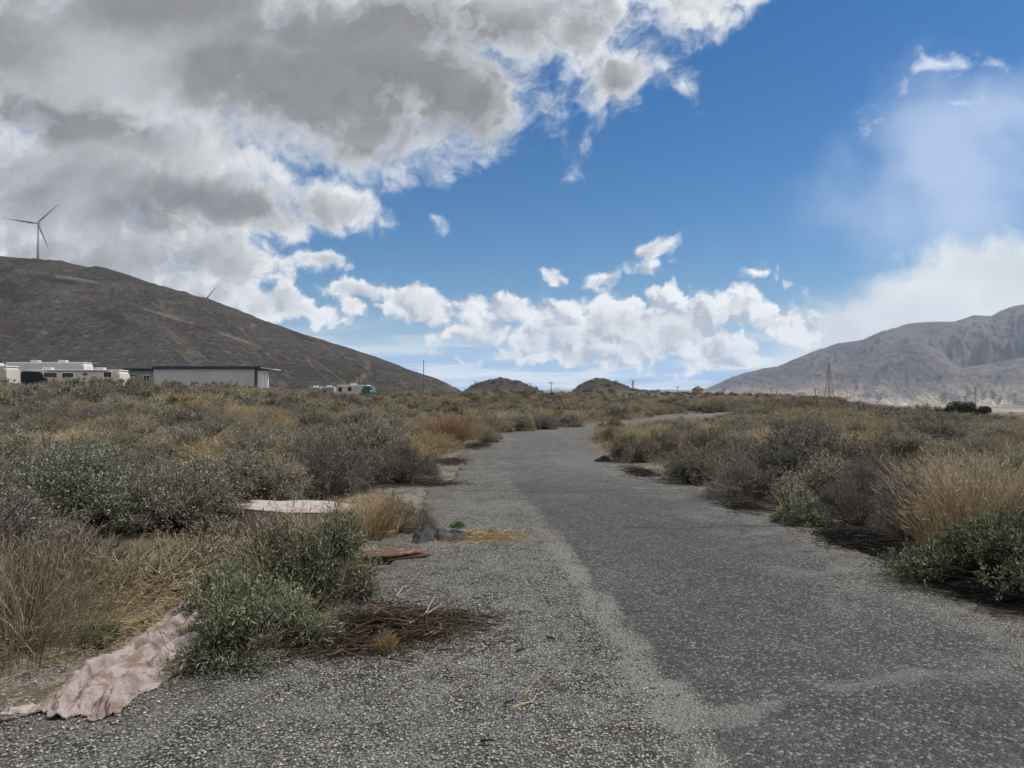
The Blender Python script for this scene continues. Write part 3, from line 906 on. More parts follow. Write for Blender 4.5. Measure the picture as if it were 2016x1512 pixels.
PROTOS['leafy'] = [proto('leafy', dome_shrub(220 + i, .7, .62, 230, 8, 9, (.042, .013), .0042, jitter=.3), {'foliage': M_GREEN}) for i in range(2)]

KIND_WORDS = {
    'sage': ('sage_shrub', 'shrub'), 'dark': ('dark_shrub', 'shrub'), 'twiggy': ('twiggy_shrub', 'shrub'),
    'straw': ('dry_grass_clump', 'grass clump'), 'mixed': ('mixed_shrub', 'shrub'), 'rust': ('dry_shrub', 'shrub'), 'leafy': ('leafy_shrub', 'shrub'),
    'weed': ('green_weed', 'weed'), 'dead': ('dead_bush', 'dead bush'),
}
def plant(protos, kind, x, y, sx, sz, rot, label, group=None, tilt=(0, 0)):
    nm, cat = KIND_WORDS[kind]
    t = thing(nm, label, cat, (x, y, ground_z(x, y) - .01), rot, group)
    t.rotation_euler = (tilt[0], tilt[1], rot)
    t.scale = (sx, sx, sz)
    for p, (me, mt) in protos.items():
        obj_from(p, me, mt, t)
    return t

HERO = []     # discs kept free of other plants
def hero(kind, x, y, R, H, label, protos=None, rot=None, cat=None):
    pr = protos if protos is not None else PROTOS[kind][int(rng.integers(len(PROTOS[kind])))]
    HERO.append((x, y, R))
    return plant(pr, kind, x, y, R / .78 if protos is None else 1, H / .8 if protos is None else 1, rng.uniform(0, 6.28) if rot is None else rot, label, cat)

def own(kind, mats, **parts):
    return proto(kind, parts, mats)

# --- the green shrub in the middle of the foreground, with its lower lobe over the rug
def big_leafy(seed, R, H, n, dry):
    d = dome_shrub(seed, R, H, n, 8, 7, (.036, .010), .0050, jitter=.35, lump_amt=.30, low=-.1, upright=.25, groups=20, tight=.16)
    d['dry_stems'] = stalks(seed + 3, R * 1.0, H * 1.12, dry, .0020, .8, 3, base=.7)
    return d
hero('leafy', -1.53, 5.65, .56, .60, 'tall green leafy shrub with dry stalks between the pink mattress and the twig litter', proto('leafy', big_leafy(301, .58, .73, 300, 110), {'foliage': M_GREEN}))
hero('leafy', -1.62, 4.50, .50, .36, 'low sprawling green shrub over the end of the pink rug', proto('leafy', big_leafy(303, .66, .42, 270, 55), {'foliage': M_GREEN}))
hero('leafy', -1.95, 5.05, .34, .40, 'small green shrub lobe growing through the folded pink rug', proto('leafy', big_leafy(305, .32, .38, 90, 26), {'foliage': M_GREEN}))
hero('straw', -1.55, 8.1, .42, .50, 'tan dry grass tuft behind the green shrub, at the right end of the mattress')
hero('sage', -1.30, 8.35, .26, .44, 'small grey green bush beside the dark grey cloth')
hero('twiggy', -1.02, 8.3, .22, .34, 'little bare twig tuft just behind the dark grey cloth')
# left bank
hero('mixed', -3.72, 8.35, .78, .80, 'wide twiggy grey shrub just left of the pink mattress', proto('mixed', dome_shrub(311, .80, .82, 420, 7, 4, (.032, .011), .0045, upright=.25), {'branches': M_PURPLE}))
hero('leafy', -4.75, 8.1, .85, .86, 'broad green leafy shrub at the left edge behind the dead brush', proto('leafy', dome_shrub(313, .88, .88, 330, 8, 8, (.042, .014), .0042, jitter=.3), {'foliage': M_GREEN}))
hero('sage', -5.9, 9.0, .8, .85, 'grey green shrub cut by the left frame edge beyond the leafy shrub')
hero('sage', -4.15, 10.9, .98, .84, 'round grey green shrub with a straw fringe behind the mattress')
hero('straw', -3.62, 11.2, .45, .85, 'golden dry grass fringe on the right flank of the round shrub behind the mattress')
hero('dark', -3.55, 13.2, .80, 1.0, 'tall dark shrub beyond the gravel clearing left of the road')
hero('sage', -2.75, 13.3, .50, .66, 'small dark green shrub right of the tall dark one by the gravel clearing')
hero('straw', -2.15, 14.6, .46, .62, 'pale straw tuft at the far edge of the gravel clearing')
hero('sage', -1.72, 14.7, .26, .30, 'tiny green bush in dark litter at the left road edge')
hero('rust', -1.95, 22.6, .92, .92, 'round orange tan dry bush at the left road edge')
hero('rust', -2.0, 21.5, .24, .48, 'small bright orange tuft in front of the round orange bush')
hero('dark', -3.6, 23.2, .85, .95, 'dark green bush left of the round orange bush')
hero('dark', -.75, 25.6, .5, .55, 'low dark bush on the litter right of the round orange bush')
hero('mixed', -2.85, 25.5, .9, .9, 'grey bush standing behind the round orange bush')
hero('sage', .25, 34.6, .95, .85, 'grey green bush where the road edge starts to bend right')
hero('sage', 1.6, 36.3, .85, .75, 'dark roadside bush midway along the outer edge of the bend')
hero('dark', 3.0, 39.0, .95, .85, 'dark round bush on the outer edge of the bend, farther along')
hero('mixed', -.9, 33.4, 1.0, .9, 'straw topped bush before the bend on the left verge')
# bottom left corner
hero('straw', -2.95, 4.45, .50, .66, 'tall dry grass clump in the bottom left corner', own('straw', {'dry_stems': M_DRYTWIG, 'branches': M_DRYTWIG}, dry_stems=stalks(321, .6, .70, 420, .0015, .9, 5, base=.8), branches=dome_shrub(322, .55, .62, 170, 9, 0, None, .0022, upright=.3, groups=0)['branches']))
hero('twiggy', -3.25, 5.0, .5, .55, 'brown twiggy brush behind the corner grass clump')
def dead_thicket(seed):
    d = dome_shrub(seed, .6, .42, 150, 9, 0, None, .0055, upright=.1, low=-.3, base=.25)
    return d
hero('dead', -2.80, 5.75, .55, .45, 'dead brown branch thicket left of the pink rug', own('dead', {'branches': M_DRYTWIG}, **dead_thicket(323)))
hero('dead', -3.75, 6.3, .6, .45, 'dead grey branch tangle at the left edge under the leafy shrub', own('dead', {'branches': M_WOOD}, **dead_thicket(325)))
hero('dead', -2.75, 6.85, .5, .34, 'dry tangled brush in front of the pink mattress', own('dead', {'branches': M_DRYTWIG}, **dead_thicket(327)))
hero('straw', -2.15, 7.3, .35, .45, 'thin dry stalks in front of the mattress side', own('straw', {}, dry_stems=stalks(329, .4, .5, 90, .0022, .7, 3)))
hero('twiggy', -4.3, 6.6, .6, .62, 'bare purple brown brush at the left frame edge')
# right bank, near to far
hero('leafy', 4.05, 5.80, .85, .50, 'low dark green shrub in the right corner at the road edge', proto('leafy', dome_shrub(331, .92, .50, 420, 8, 8, (.042, .014), .0045, jitter=.3, low=-.25), {'foliage': M_DEEPGREEN, 'branches': M_DARKLITTER}))
hero('leafy', 4.95, 6.75, .7, .75, 'dark green shrub at the right frame edge behind the corner shrub')
hero('straw', 4.75, 7.55, .75, .92, 'big golden dry grass clump on the right verge', own('straw', {}, dry_stems=stalks(333, .85, .95, 900, .0024, .8, 4)))
hero('straw', 4.15, 7.0, .40, .62, 'golden grass leaning over the right road edge', own('straw', {}, dry_stems=stalks(335, .5, .66, 330, .0022, .9, 4)))
hero('twiggy', 4.25, 7.95, .55, .80, 'round purple brown twiggy bush in the golden grass')
hero('leafy', 3.47, 8.9, .30, .28, 'small round pale green shrub alone on the right road edge', proto('leafy', dome_shrub(339, .34, .34, 130, 7, 8, (.032, .013), .003, jitter=.2, low=-.2, groups=0), {'foliage': M_PALEGREEN}))
hero('straw', 3.55, 9.35, .30, .42, 'thin straw stalks rising behind the small pale green shrub', own('straw', {}, dry_stems=stalks(337, .32, .46, 60, .0024, .8, 2)))
hero('twiggy', 4.2, 8.95, .55, .76, 'grey twiggy bush right of the small pale green shrub')
hero('dark', 4.35, 10.4, .75, .76, 'dark round bush behind the small pale green shrub')
hero('twiggy', 3.5, 11.3, .72, .72, 'tan purple twiggy bush spilling onto the right road edge')
hero('sage', 3.25, 13.3, .60, .70, 'grey green shrub with a flared top beside the tan twiggy bush')
hero('sage', 4.15, 14.0, .75, .86, 'taller green shrub behind the flared grey green one')
hero('dark', 5.9, 11.7, .65, .76, 'dark green bush in the right field behind the golden grass')
hero('straw', 5.2, 12.6, .8, .7, 'golden grass patch between the dark bushes on the right')
hero('sage', 2.95, 17.6, .62, .72, 'green bush beside the dark rock on the right road edge')
hero('mixed', 3.7, 18.4, .75, .8, 'straw and green bush just behind the roadside rock')
hero('straw', 4.4, 19.6, .8, .66, 'gold grass tuft on the inside of the bend')
hero('straw', 3.45, 26.8, .5, .6, 'small straw bush on the inside corner of the bend')

for gx, gy in ((5.7, 9.4), (5.5, 15.2), (4.95, 16.8), (6.6, 14.2), (7.4, 12.2), (6.3, 18.3), (8.1, 16.6), (5.3, 22.2), (7.2, 21.0), (9.2, 19.6), (4.6, 24.6), (6.6, 25.5)):
    o_ = hero('straw', gx, gy, rng.uniform(.75, 1.05), rng.uniform(.62, .8), 'golden dry grass clump standing between dark shrubs on the right of the road')
    o_['group'] = 'golden grass clumps right of the road'
for gx, gy in ((-4.9, 12.3), (-2.45, 15.9), (-3.1, 16.9), (-5.6, 14.4), (-2.2, 18.6), (-4.4, 19.4), (-6.6, 17.2)):
    o_ = hero('straw', gx, gy, rng.uniform(.65, .95), rng.uniform(.55, .75), 'tan dry grass clump in the left brush between gravel clearing and round orange bush')
    o_['group'] = 'tan grass clumps left of the road'
# --- the rest of the field, nearest first
CLEAR = [(-2.3, 10.4, 1.25), (-1.7, 9.3, .8), (-1.5, 11.8, 1.3), (-2.6, 8.7, 1.0), (-2.0, 4.0, .7), (-1.9, 5.0, .7), (-2.5, 7.6, .5), (1.6, 36, 2.2), (-1.6, 18, .9), (-1.5, 20, .8)]
def field_points(r0, r1, spacing, tries, umax=.86, gap=.55):
    pts = []
    cell = {}
    lo, hi = r0 ** 2, r1 ** 2
    th = math.atan(umax)
    X, Y = [], []
    a = rng.uniform(-th, th, tries); r = np.sqrt(rng.uniform(lo, hi, tries))
    x = r * np.sin(a); y = r * np.cos(a)
    g = road_gap(x, y)
    ok = g > gap
    for hx, hy, hr in [(h[0], h[1], h[2] * .9 + .35) for h in HERO] + CLEAR:
        ok &= np.hypot(x - hx, y - hy) > hr
    for xi, yi in zip(x[ok], y[ok]):
        k = (int(xi // spacing), int(yi // spacing))
        bad = False
        for i in (-1, 0, 1):
            for j in (-1, 0, 1):
                for q in cell.get((k[0] + i, k[1] + j), ()):
                    if (q[0] - xi) ** 2 + (q[1] - yi) ** 2 < spacing ** 2:
                        bad = True
        if not bad:
            cell.setdefault(k, []).append((xi, yi)); pts.append((xi, yi))
    return pts

def straw_zone(x, y):
    return float(fbm(np.array([x * .16 + 2]), np.array([y * .10]), 3, 111)[0])

near = sorted(field_points(5.5, 46, 1.50, 16000), key=lambda p: math.hypot(*p))[:236]
NEAR_R = math.hypot(*near[-1])
def pick_kind(x, y):
    z = straw_zone(x, y) + ((.19 if math.hypot(x, y) < 36 else .10) if x > 0 else .02)
    q = rng.random()
    if z > .56:
        return 'straw' if q < .45 else 'mixed' if q < .75 else 'sage'
    if z > .46:
        return 'mixed' if q < .3 else 'straw' if q < .38 else 'sage' if q < .72 else 'twiggy'
    return 'sage' if q < .34 else 'dark' if q < .62 else 'twiggy' if q < .84 else 'mixed'
LOOK = {'sage': 'grey green rounded shrub', 'dark': 'dark dense shrub', 'twiggy': 'bare purple brown twiggy shrub', 'straw': 'tan dry grass clump', 'mixed': 'straw streaked shrub', 'rust': 'orange dry bush', 'leafy': 'green leafy shrub'}
def place_words(x, y):
    r = math.hypot(x, y); u = x / y
    if x < 0 or (y > 36 and u < .12):
        band = 'in the near left brush behind the leafy shrubs' if r < 15 else 'in the left brush level with the round orange bush' if r < 25 else 'in the left brush towards the pale shed'
        if r >= 15 and u < -.38: band = 'at the far left of the brush below the motorhomes' if r >= 25 else 'in the left brush near the frame edge'
        return band
    band = 'on the right bank among the golden grass' if r < 15 else 'in the right field behind the roadside rock' if r < 25 else 'in the right field towards the dark bushes near the mountain'
    if r >= 15 and u > .42: band = 'at the right frame edge of the right field'
    return band
for x, y in near:
    k = pick_kind(x, y)
    if math.hypot(x, y) < 8.5 and x < 0 and k in ('straw', 'mixed'): k = 'twiggy'
    R = rng.uniform(.62, 1.05); H = R * rng.uniform(.85, 1.1) * (.85 if k == 'straw' else 1)
    if road_gap(np.array([x]), np.array([y]))[0] < 1.2: R *= .75; H *= .8
    if .15 < x / y < .31 and y > 22: H *= .6
    lab = LOOK[k] + ' ' + place_words(x, y)
    plant(PROTOS[k][int(rng.integers(len(PROTOS[k])))], k, x, y, R / .78, H / .8, rng.uniform(0, 6.28), lab, KIND_WORDS[k][0].replace('_', ' ') + 's ' + place_words(x, y))

# --- everything beyond: brush as one mass, scattered from a few far bushes
store = bpy.data.collections.new('far plants')
def far_proto(name, parts, mats):
    me_parts = [(quad_mesh(p, V, Q), mats.get(p, PART_MAT[p])) for p, (V, Q) in parts.items()]
    # one mesh with a slot per material
    bm = bmesh.new()
    me = bpy.data.meshes.new(name)
    for i, (m, mt) in enumerate(me_parts):
        k0 = len(bm.faces)
        bm.from_mesh(m)
        bm.faces.ensure_lookup_table()
        for f in bm.faces[k0:]: f.material_index = i
    bm.to_mesh(me); bm.free()
    for m, mt in me_parts: me.materials.append(mt)
    o = bpy.data.objects.new(name, me)
    store.objects.link(o)
    return o
def far_mixed(seed):
    d = dome_shrub(seed, .85, .7, 60, 5, 7, (.065, .026), .006, K=3)
    d['dry_stems'] = stalks(seed + 1, .9, .85, 120, .006, .6, 3)
    return d
far_proto('brush_0', dome_shrub(401, .9, .8, 90, 6, 14, (.060, .028), .006, K=3), {})
far_proto('brush_1', dome_shrub(402, .9, .8, 90, 6, 11, (.065, .028), .007, K=3), {'branches': M_PURPLE})
far_proto('brush_2', dome_shrub(403, .9, .8, 130, 7, 1, (.055, .022), .007, K=3), {'branches': M_PURPLE})
far_proto('brush_3', far_mixed(404), {})
far_proto('brush_4', {'dry_stems': stalks(405, .9, .72, 260, .0055, .85, 3)}, {})
far_proto('brush_5', {'dry_stems': stalks(406, .6, .5, 70, .0032, .7, 3)}, {})
far_proto('brush_6', {'dry_stems': stalks(407, .5, .42, 60, .003, .8, 2)}, {'dry_stems': M_RUST})

def scatter(name, pts, scales, kinds, kind_label, zscale=None):
    xy = np.array(pts); z = terrain(xy[:, 0], xy[:, 1]) - .02
    me = bpy.data.meshes.new(name)
    me.vertices.add(len(xy))
    me.vertices.foreach_set('co', np.column_stack([xy, z]).astype(np.float32).ravel())
    for nm, typ, arr in (('which', 'INT', np.array(kinds, np.int32)), ):
        a = me.attributes.new(nm, typ, 'POINT'); a.data.foreach_set('value', arr)
    a = me.attributes.new('turn', 'FLOAT_VECTOR', 'POINT')
    a.data.foreach_set('vector', np.column_stack([np.zeros(len(xy)), np.zeros(len(xy)), rng.uniform(0, 6.28, len(xy))]).astype(np.float32).ravel())
    s = np.array(scales)
    zs = s if zscale is None else np.array(zscale)
    a = me.attributes.new('size', 'FLOAT_VECTOR', 'POINT')
    a.data.foreach_set('vector', np.column_stack([s, s, zs]).astype(np.float32).ravel())
    o = obj_from(name, me)
    ng = bpy.data.node_groups.new(name, 'GeometryNodeTree')
    ng.interface.new_socket('Geometry', in_out='INPUT', socket_type='NodeSocketGeometry')
    ng.interface.new_socket('Geometry', in_out='OUTPUT', socket_type='NodeSocketGeometry')
    N = ng.nodes; Lk = ng.links
    gi = N.new('NodeGroupInput'); go = N.new('NodeGroupOutput')
    ci = N.new('GeometryNodeCollectionInfo'); ci.inputs['Collection'].default_value = store
    ci.inputs['Separate Children'].default_value = True; ci.inputs['Reset Children'].default_value = True
    ip = N.new('GeometryNodeInstanceOnPoints'); ip.inputs['Pick Instance'].default_value = True
    Lk.new(gi.outputs[0], ip.inputs['Points']); Lk.new(ci.outputs[0], ip.inputs['Instance'])
    for nm, typ, sock in (('which', 'INT', 'Instance Index'), ('turn', 'FLOAT_VECTOR', 'Rotation'), ('size', 'FLOAT_VECTOR', 'Scale')):
        na = N.new('GeometryNodeInputNamedAttribute'); na.data_type = typ; na.inputs['Name'].default_value = nm
        out = [s_ for s_ in na.outputs if s_.enabled and s_.name == 'Attribute'][0]
        Lk.new(out, ip.inputs[sock])
    Lk.new(ip.outputs[0], go.inputs[0])
    md = o.modifiers.new('scatter', 'NODES'); md.node_group = ng
    tag(o, kind='stuff')
    return o

def far_kind(x, y):
    z = straw_zone(x, y) + ((.19 if math.hypot(x, y) < 36 else .10) if x > 0 else .02)
    q = rng.random()
    if z > .56: return 4 if q < .35 else 3 if q < .7 else 0
    if z > .46: return 3 if q < .35 else 4 if q < .42 else 0 if q < .75 else 2
    return 0 if q < .4 else 1 if q < .68 else 2 if q < .86 else 3
pts, sc, ks, zs = [], [], [], []
for r0, r1, sp, tries, s0, s1 in ((NEAR_R, 62, 1.75, 9000, .75, 1.35), (62, 130, 2.1, 16000, .85, 1.6), (130, 330, 2.9, 26000, .9, 1.7)):
    for x, y in field_points(r0, r1, sp, tries, .92, .8):
        u = x / y
        if r0 >= 130 and r1 > 200 and y > 205 and u > -.08: continue
        # keep the yard round the shed and the motorhomes open
        if u < -.10 and 88 < y < 110 and u < -.45: continue
        if u < -.28 and 132 < y < 200: continue
        s = rng.uniform(s0, s1)
        if .15 < u < .31 and 22 < y < 74: s *= .5
        if u > .14 and y > 110: s *= .55
        if u > .45 and y > 60: s *= .5
        if y > 155 and -.09 < u < .20 and rng.random() < .92: continue
        pts.append((x, y)); sc.append(s); ks.append(int(rng.choice([1, 2, 2])) if y > 150 and -.09 < u < .32 else far_kind(x, y)); zs.append(s * rng.uniform(.75, 1.1))
# bushes crowd the two mounds
for cx, cy in ((-.016 * 195, 193), (.117 * 195, 193)):
    for _ in range(240):
        x = cx + rng.normal(0, 11); y = cy + rng.normal(0, 14) - 6
        pts.append((x, y)); s = rng.uniform(.35, .75); sc.append(s); zs.append(s * .6); ks.append(2)
scatter('brush', pts, sc, ks, 'far brush', zs)
# low dry grass between the shrubs
gpts = field_points(4.6, 60, .62, 18000, .9, .12)
scatter('dry_grass', gpts, rng.uniform(.45, 1.05, len(gpts)), [6 if straw_zone(x, y) < .42 and rng.random() < .3 else 5 for x, y in gpts], 'grass')
# ------------------------------------------------------------------ buildings, vehicles, masts
def at(px, py, d):
    u, v = uv(px, py)
    return Vector((u * d, d, EYE + v * d))

M_SHED = plain('pale ribbed steel', (.46, .455, .45), .55, vary=.12, scale=.8, streak=True)
M_SHED2 = plain('grey green steel', (.24, .25, .235), .6, vary=.12, scale=.8, streak=True)
M_NAVY = plain('navy trim', (.020, .045, .085), .5, vary=.15)
M_WHITE = plain('white panel', (.70, .71, .72), .5, vary=.10, scale=1.5, streak=True)
M_YELLOW = plain('yellow door paint', (.42, .28, .055), .5)
M_GLASS = plain('dark window', (.018, .022, .028), .12, vary=.1, spec=.6)
M_TEALGLASS = plain('tinted windscreen', (.045, .11, .11), .15, vary=.4, scale=.9, spec=.7)
M_BEIGE = plain('beige coach paint', (.54, .49, .43), .4, vary=.12, scale=.7, streak=True)
M_GREYPAINT = plain('pale grey coach paint', (.56, .59, .62), .4, vary=.1, scale=.6, streak=True)
M_CREAM = plain('cream coach paint', (.46, .43, .38), .45, vary=.15, scale=.7, streak=True)
M_BLACKGREEN = plain('black green coach front', (.012, .020, .020), .18, vary=.5, scale=.8, spec=.6)
M_TYRE = plain('tyre rubber', (.015, .015, .015), .9)
M_STEEL = plain('galvanised steel', (.17, .18, .20), .6, .3, vary=.1)
M_POLE = plain('weathered pole wood', (.12, .105, .095), .9, vary=.3, scale=2, streak=True)
M_TURBINE = plain('turbine grey', (.20, .21, .24), .5, vary=.05)
M_HUTWALL = plain('tan hut wall', (.36, .27, .20), .9, vary=.2, scale=1.5)
M_HUTROOF = plain('brown hut roof', (.10, .075, .065), .9, vary=.3, scale=2)

# --- long pale shed under the hill
SD = 146.0
p0 = at(302, 765, SD); p1 = at(503, 765, SD)
base = 2.6
top = at(400, 726, SD).z
shed = thing('steel_shed', 'long low pale steel shed with navy roof edge at the foot of the dark hill', 'shed', ((p0.x + p1.x) / 2, SD, base))
L = p1.x - p0.x; H = top - base
s = Shape()
n = int(L / .38)
for i in range(n):                                            # ribbed sheeting
    w = L / n
    s.box((-L / 2 + (i + .5) * w, 4, H / 2), (w - .03, 8, H))
    s.box((-L / 2 + (i + 1) * w - .015, 4, H / 2 - .01), (.03, 7.94, H - .02))
s.build('wall', M_SHED, shed)
s = Shape()
s.box((.6, 4, H + .22), (L + 1.4, 8.8, .34))
s.box((.6, 4, H + .45), (L + 1.2, 8.6, .06))
s.build('roof', M_NAVY, shed)
Shape().box((L / 2 + .06, -.06, H / 2), (.34, .34, H)).build('corner_post', M_NAVY, shed)
s = Shape()
ew = at(527, 765, SD).x - p1.x - .3
for i in range(3):
    s.box((L / 2 + .3 + (i + .5) * ew / 3, .35 + .03 * i, (H - .3) / 2 - .2), (ew / 3 - .05, .25, H - .1))
s.build('end_panel', M_WHITE, shed)
s = Shape()
s.box((L / 2 + 2.6, 1.2, H + .02), (2.6, 4.4, .16), rot=Matrix.Rotation(.12, 4, 'Y'))
s.bar((L / 2 + 1.5, 1.2, H - .9), (L / 2 + 3.4, 1.2, H - .2), .04)
s.build('awning', M_GREYPAINT, shed)
wx0 = at(246, 750, SD).x - shed.location.x
wing = Shape().box(((wx0 - L / 2) / 2, 4.3, H / 2 - .15), (-L / 2 - wx0 - .02, 7.4, H - .35)).build('side_wing', M_SHED2, shed)
Shape().box(((wx0 - L / 2) / 2 - .2, 4.2, H - .06), (-L / 2 - wx0 + .2, 8.2, .3)).build('wing_roof', M_NAVY, wing)
dx0, dx1 = at(257, 0, SD).x - shed.location.x, at(272, 0, SD).x - shed.location.x
dz = at(0, 740, SD).z - base
dr = Shape().box(((dx0 + dx1) / 2, .52, dz / 2), (dx1 - dx0, .12, dz), bevel=.02).build('door', M_YELLOW, shed)
sg = Shape()
for k in range(7):
    a = math.pi * (k + .5) / 7
    sg.box(((dx0 + dx1) / 2 + .34 * math.cos(a), .45, dz - .72 + .34 * math.sin(a)), (.13, .04, .13))
sg.build('fan_light', M_GLASS, dr)
Shape().box(((dx0 + dx1) / 2, .555, dz + .1), (dx1 - dx0 + .24, .2, .16)).build('door_frame', M_POLE, dr)
w0, w1 = at(287, 0, SD).x - shed.location.x, at(300, 0, SD).x - shed.location.x
wz0, wz1 = at(0, 752, SD).z - base, at(0, 738, SD).z - base
wf = Shape().box(((w0 + w1) / 2, .54, (wz0 + wz1) / 2), (w1 - w0, .14, wz1 - wz0)).build('window', M_GREYPAINT, shed)
Shape().box(((w0 * .72 + w1 * .28), .455, (wz0 + wz1) / 2), ((w1 - w0) * .4, .05, (wz1 - wz0) * .84)).build('pane', M_GLASS, wf)
Shape().box(((w0 * .25 + w1 * .75), .455, (wz0 + wz1) / 2), ((w1 - w0) * .4, .05, (wz1 - wz0) * .84)).build('pane', M_GLASS, wf)

# --- motorhomes and trailers
def coach_profile(L, H, z0, nose, tail):
    """side outline (x, z) of a coach: raked nose at the -x end, softened roof corners"""
    return [(-L / 2 + .05, z0), (L / 2 - .05, z0), (L / 2, z0 + .3), (L / 2 - tail, H - .35), (L / 2 - tail - .35, H), (-L / 2 + nose + .5, H), (-L / 2 + nose * .5 + .12, H - .35), (-L / 2, z0 + (H - z0) * .45)]
def slab(poly, y0, y1):
    """(x, z) outline given thickness along y"""
    s = Shape(); bm = s.bm
    a = [bm.verts.new((x, y0, z)) for x, z in poly]; b = [bm.verts.new((x, y1, z)) for x, z in poly]
    bm.faces.new(a); bm.faces.new(b[::-1])
    for i in range(len(a)):
        j = (i + 1) % len(a)
        bm.faces.new((a[j], a[i], b[i], b[j]))
    return s
def wheel(x, y, parent):
    w = Shape().bar((x, y - .13, .45), (x, y + .13, .45), .45, n=20).build('wheel', M_TYRE, parent)
    Shape().bar((x, y - .15, .45), (x, y + .15, .45), .24, n=14).build('rim', M_STEEL, w)
def motorhome(name, label, loc, L, H, body, roof, windows, rotz=0, front=None, front_len=2.4, units=(), wheels=(), group=None, nose=.5, awning=True, flip=False):
    t = thing(name, label, 'motorhome' if 'motor' in name else 'trailer', loc, rotz, group)
    W2 = 1.25
    k = slab(coach_profile(L, H, .45, nose, .1), -W2, W2)
    bmesh.ops.bevel(k.bm, geom=[e for e in k.bm.edges if abs(e.verts[0].co.y - e.verts[1].co.y) < .01 and min(e.verts[0].co.z, e.verts[1].co.z) > H * .6], offset=.14, segments=2, affect='EDGES')
    k.build('body', body, t)
    Shape().box((nose * .5 + .1, 0, H + .03), (L - nose - .6, 2.3, .12), bevel=.04).build('roof', roof, t)
    if front:
        x0 = -L / 2
        fs = slab([(x0 - .015, .9), (x0 + front_len, .9), (x0 + front_len * 1.25, H * .62), (x0 + front_len * .9, H - .18), (x0 + nose * .5 + .25, H - .1), (x0 + nose * .35, H - .42), (x0 - .02, .45 + (H - .45) * .45)], -W2 - .02, W2 + .02)
        fs.build('cab_front', front, t)
        m = Shape().bar((x0 + .3, -W2 - .02, 1.7), (x0 + .25, -W2 - .35, 1.75), .035).box((x0 + .22, -W2 - .4, 1.62), (.16, .2, .42), bevel=.04).build('mirror', M_WHITE, t)
    for x0, x1, z0, z1 in windows:
        f = Shape().box(((x0 + x1) / 2, -W2 - .015, (z0 + z1) / 2), (x1 - x0, .05, z1 - z0), bevel=.012).build('window', M_WHITE if awning else M_STEEL, t)
        Shape().box(((x0 + x1) / 2, -W2 - .035, (z0 + z1) / 2 - .03), (x1 - x0 - .16, .05, z1 - z0 - .18)).build('pane', M_GLASS, f)
    for ux, uz in units:
        Shape().box((ux, 0, H + .25), (1.15, .8, .34), bevel=.08).build('roof_unit', M_CREAM, t)
    for x in wheels:
        wheel(x, -W2 + .16, t); wheel(x, W2 - .16, t)
    return t

RD = 95.0
a = at(50, 727, RD); b = at(247, 733, RD)
gz = 1.85
Lm = b.x - a.x
def lx(px): return at(px, 0, RD).x - (a.x + b.x) / 2
def lz(py): return at(0, py, RD).z - gz
mh = motorhome('motorhome', 'long beige motorhome with black green front parked left of the pale shed', ((a.x + b.x) / 2, RD, gz), Lm, lz(730), M_BEIGE, M_WHITE,
    [(lx(107), lx(134), lz(744), lz(732.5)), (lx(142), lx(166), lz(744.5), lz(733)), (lx(222), lx(239), lz(743.5), lz(731.5))], front=M_BLACKGREEN, front_len=3.0,
    units=((lx(104), 0), (lx(206), 0)), wheels=(-Lm / 2 + 2.6, Lm / 2 - 3.6), nose=.45)
Shape().box((lx(170), -1.30, lz(731)), (Lm * .62, .10, .10)).build('awning_rail', M_NAVY, mh)
Shape().box((lx(187), -1.275, lz(737)), (.6, .06, .30)).build('vent', M_GLASS, mh)
Shape().box((lx(187), -1.31, lz(736.7)), (.66, .04, .04)).build('vent_bar', M_BEIGE, mh)
D2 = 108.0
a2 = at(14, 715, D2); b2 = at(176, 715, D2)
t2 = motorhome('travel_trailer', 'long pale grey trailer standing behind the beige motorhome', ((a2.x + b2.x) / 2, D2, 2.7), b2.x - a2.x, a2.z - 2.7, M_GREYPAINT, M_WHITE, [], units=((-1.8, 0), (2.2, 0)), wheels=(1.5, 2.5), nose=.2)
bm_ = Shape().box((-1.0, -1.27, 2.4), (b2.x - a2.x - .6, .04, .06)).build('trim', M_STEEL, t2)
D3 = 90.0
a3 = at(-90, 722, D3); b3 = at(28, 722, D3)
t3 = motorhome('travel_trailer', 'cream trailer cut off by the left frame edge beside the motorhomes', ((a3.x + b3.x) / 2, D3, 1.9), b3.x - a3.x, a3.z - 1.9, M_CREAM, M_WHITE, [(at(-2, 0, D3).x - (a3.x + b3.x) / 2, at(13, 0, D3).x - (a3.x + b3.x) / 2, at(0, 742, D3).z - 1.9, at(0, 732, D3).z - 1.9)], units=((1.6, 0),), wheels=(0, 1.0), nose=.2)
D4 = 150.0
a4 = at(664, 759, D4); b4 = at(738, 761, D4)
g4 = 1.35
t4 = motorhome('motorhome', 'old motorhome with rounded white roof and teal windscreen right of the shed', ((a4.x + b4.x) / 2, D4, g4), b4.x - a4.x, a4.z - g4, M_CREAM, M_WHITE,
    [(.5, 1.3, 1.65, 2.55), (2.5, 3.3, 1.6, 2.5)], rotz=-.12, front=M_TEALGLASS, front_len=1.9, units=((.6, 0),), wheels=(-2.2, 2.2), nose=.7, awning=False)
t4.scale = (-1, 1, 1)
for q, (pa, pb, py, dd, lab) in enumerate(((606, 634, 763, 168, 'small trailer with flat pale roof, left of the pair beside the shed'), (632, 661, 762.5, 164, 'small trailer with white roof edge nearest the teal windscreen motorhome'))):
    aa = at(pa, py, dd); bb = at(pb, py, dd)
    motorhome('travel_trailer', lab, ((aa.x + bb.x) / 2, dd, aa.z - 2.6), bb.x - aa.x, 2.6, M_SHED2, M_WHITE, [(-.9, .1, 1.35, 2.0)], units=((.2, 0),), wheels=(.2,), nose=.15, awning=False)

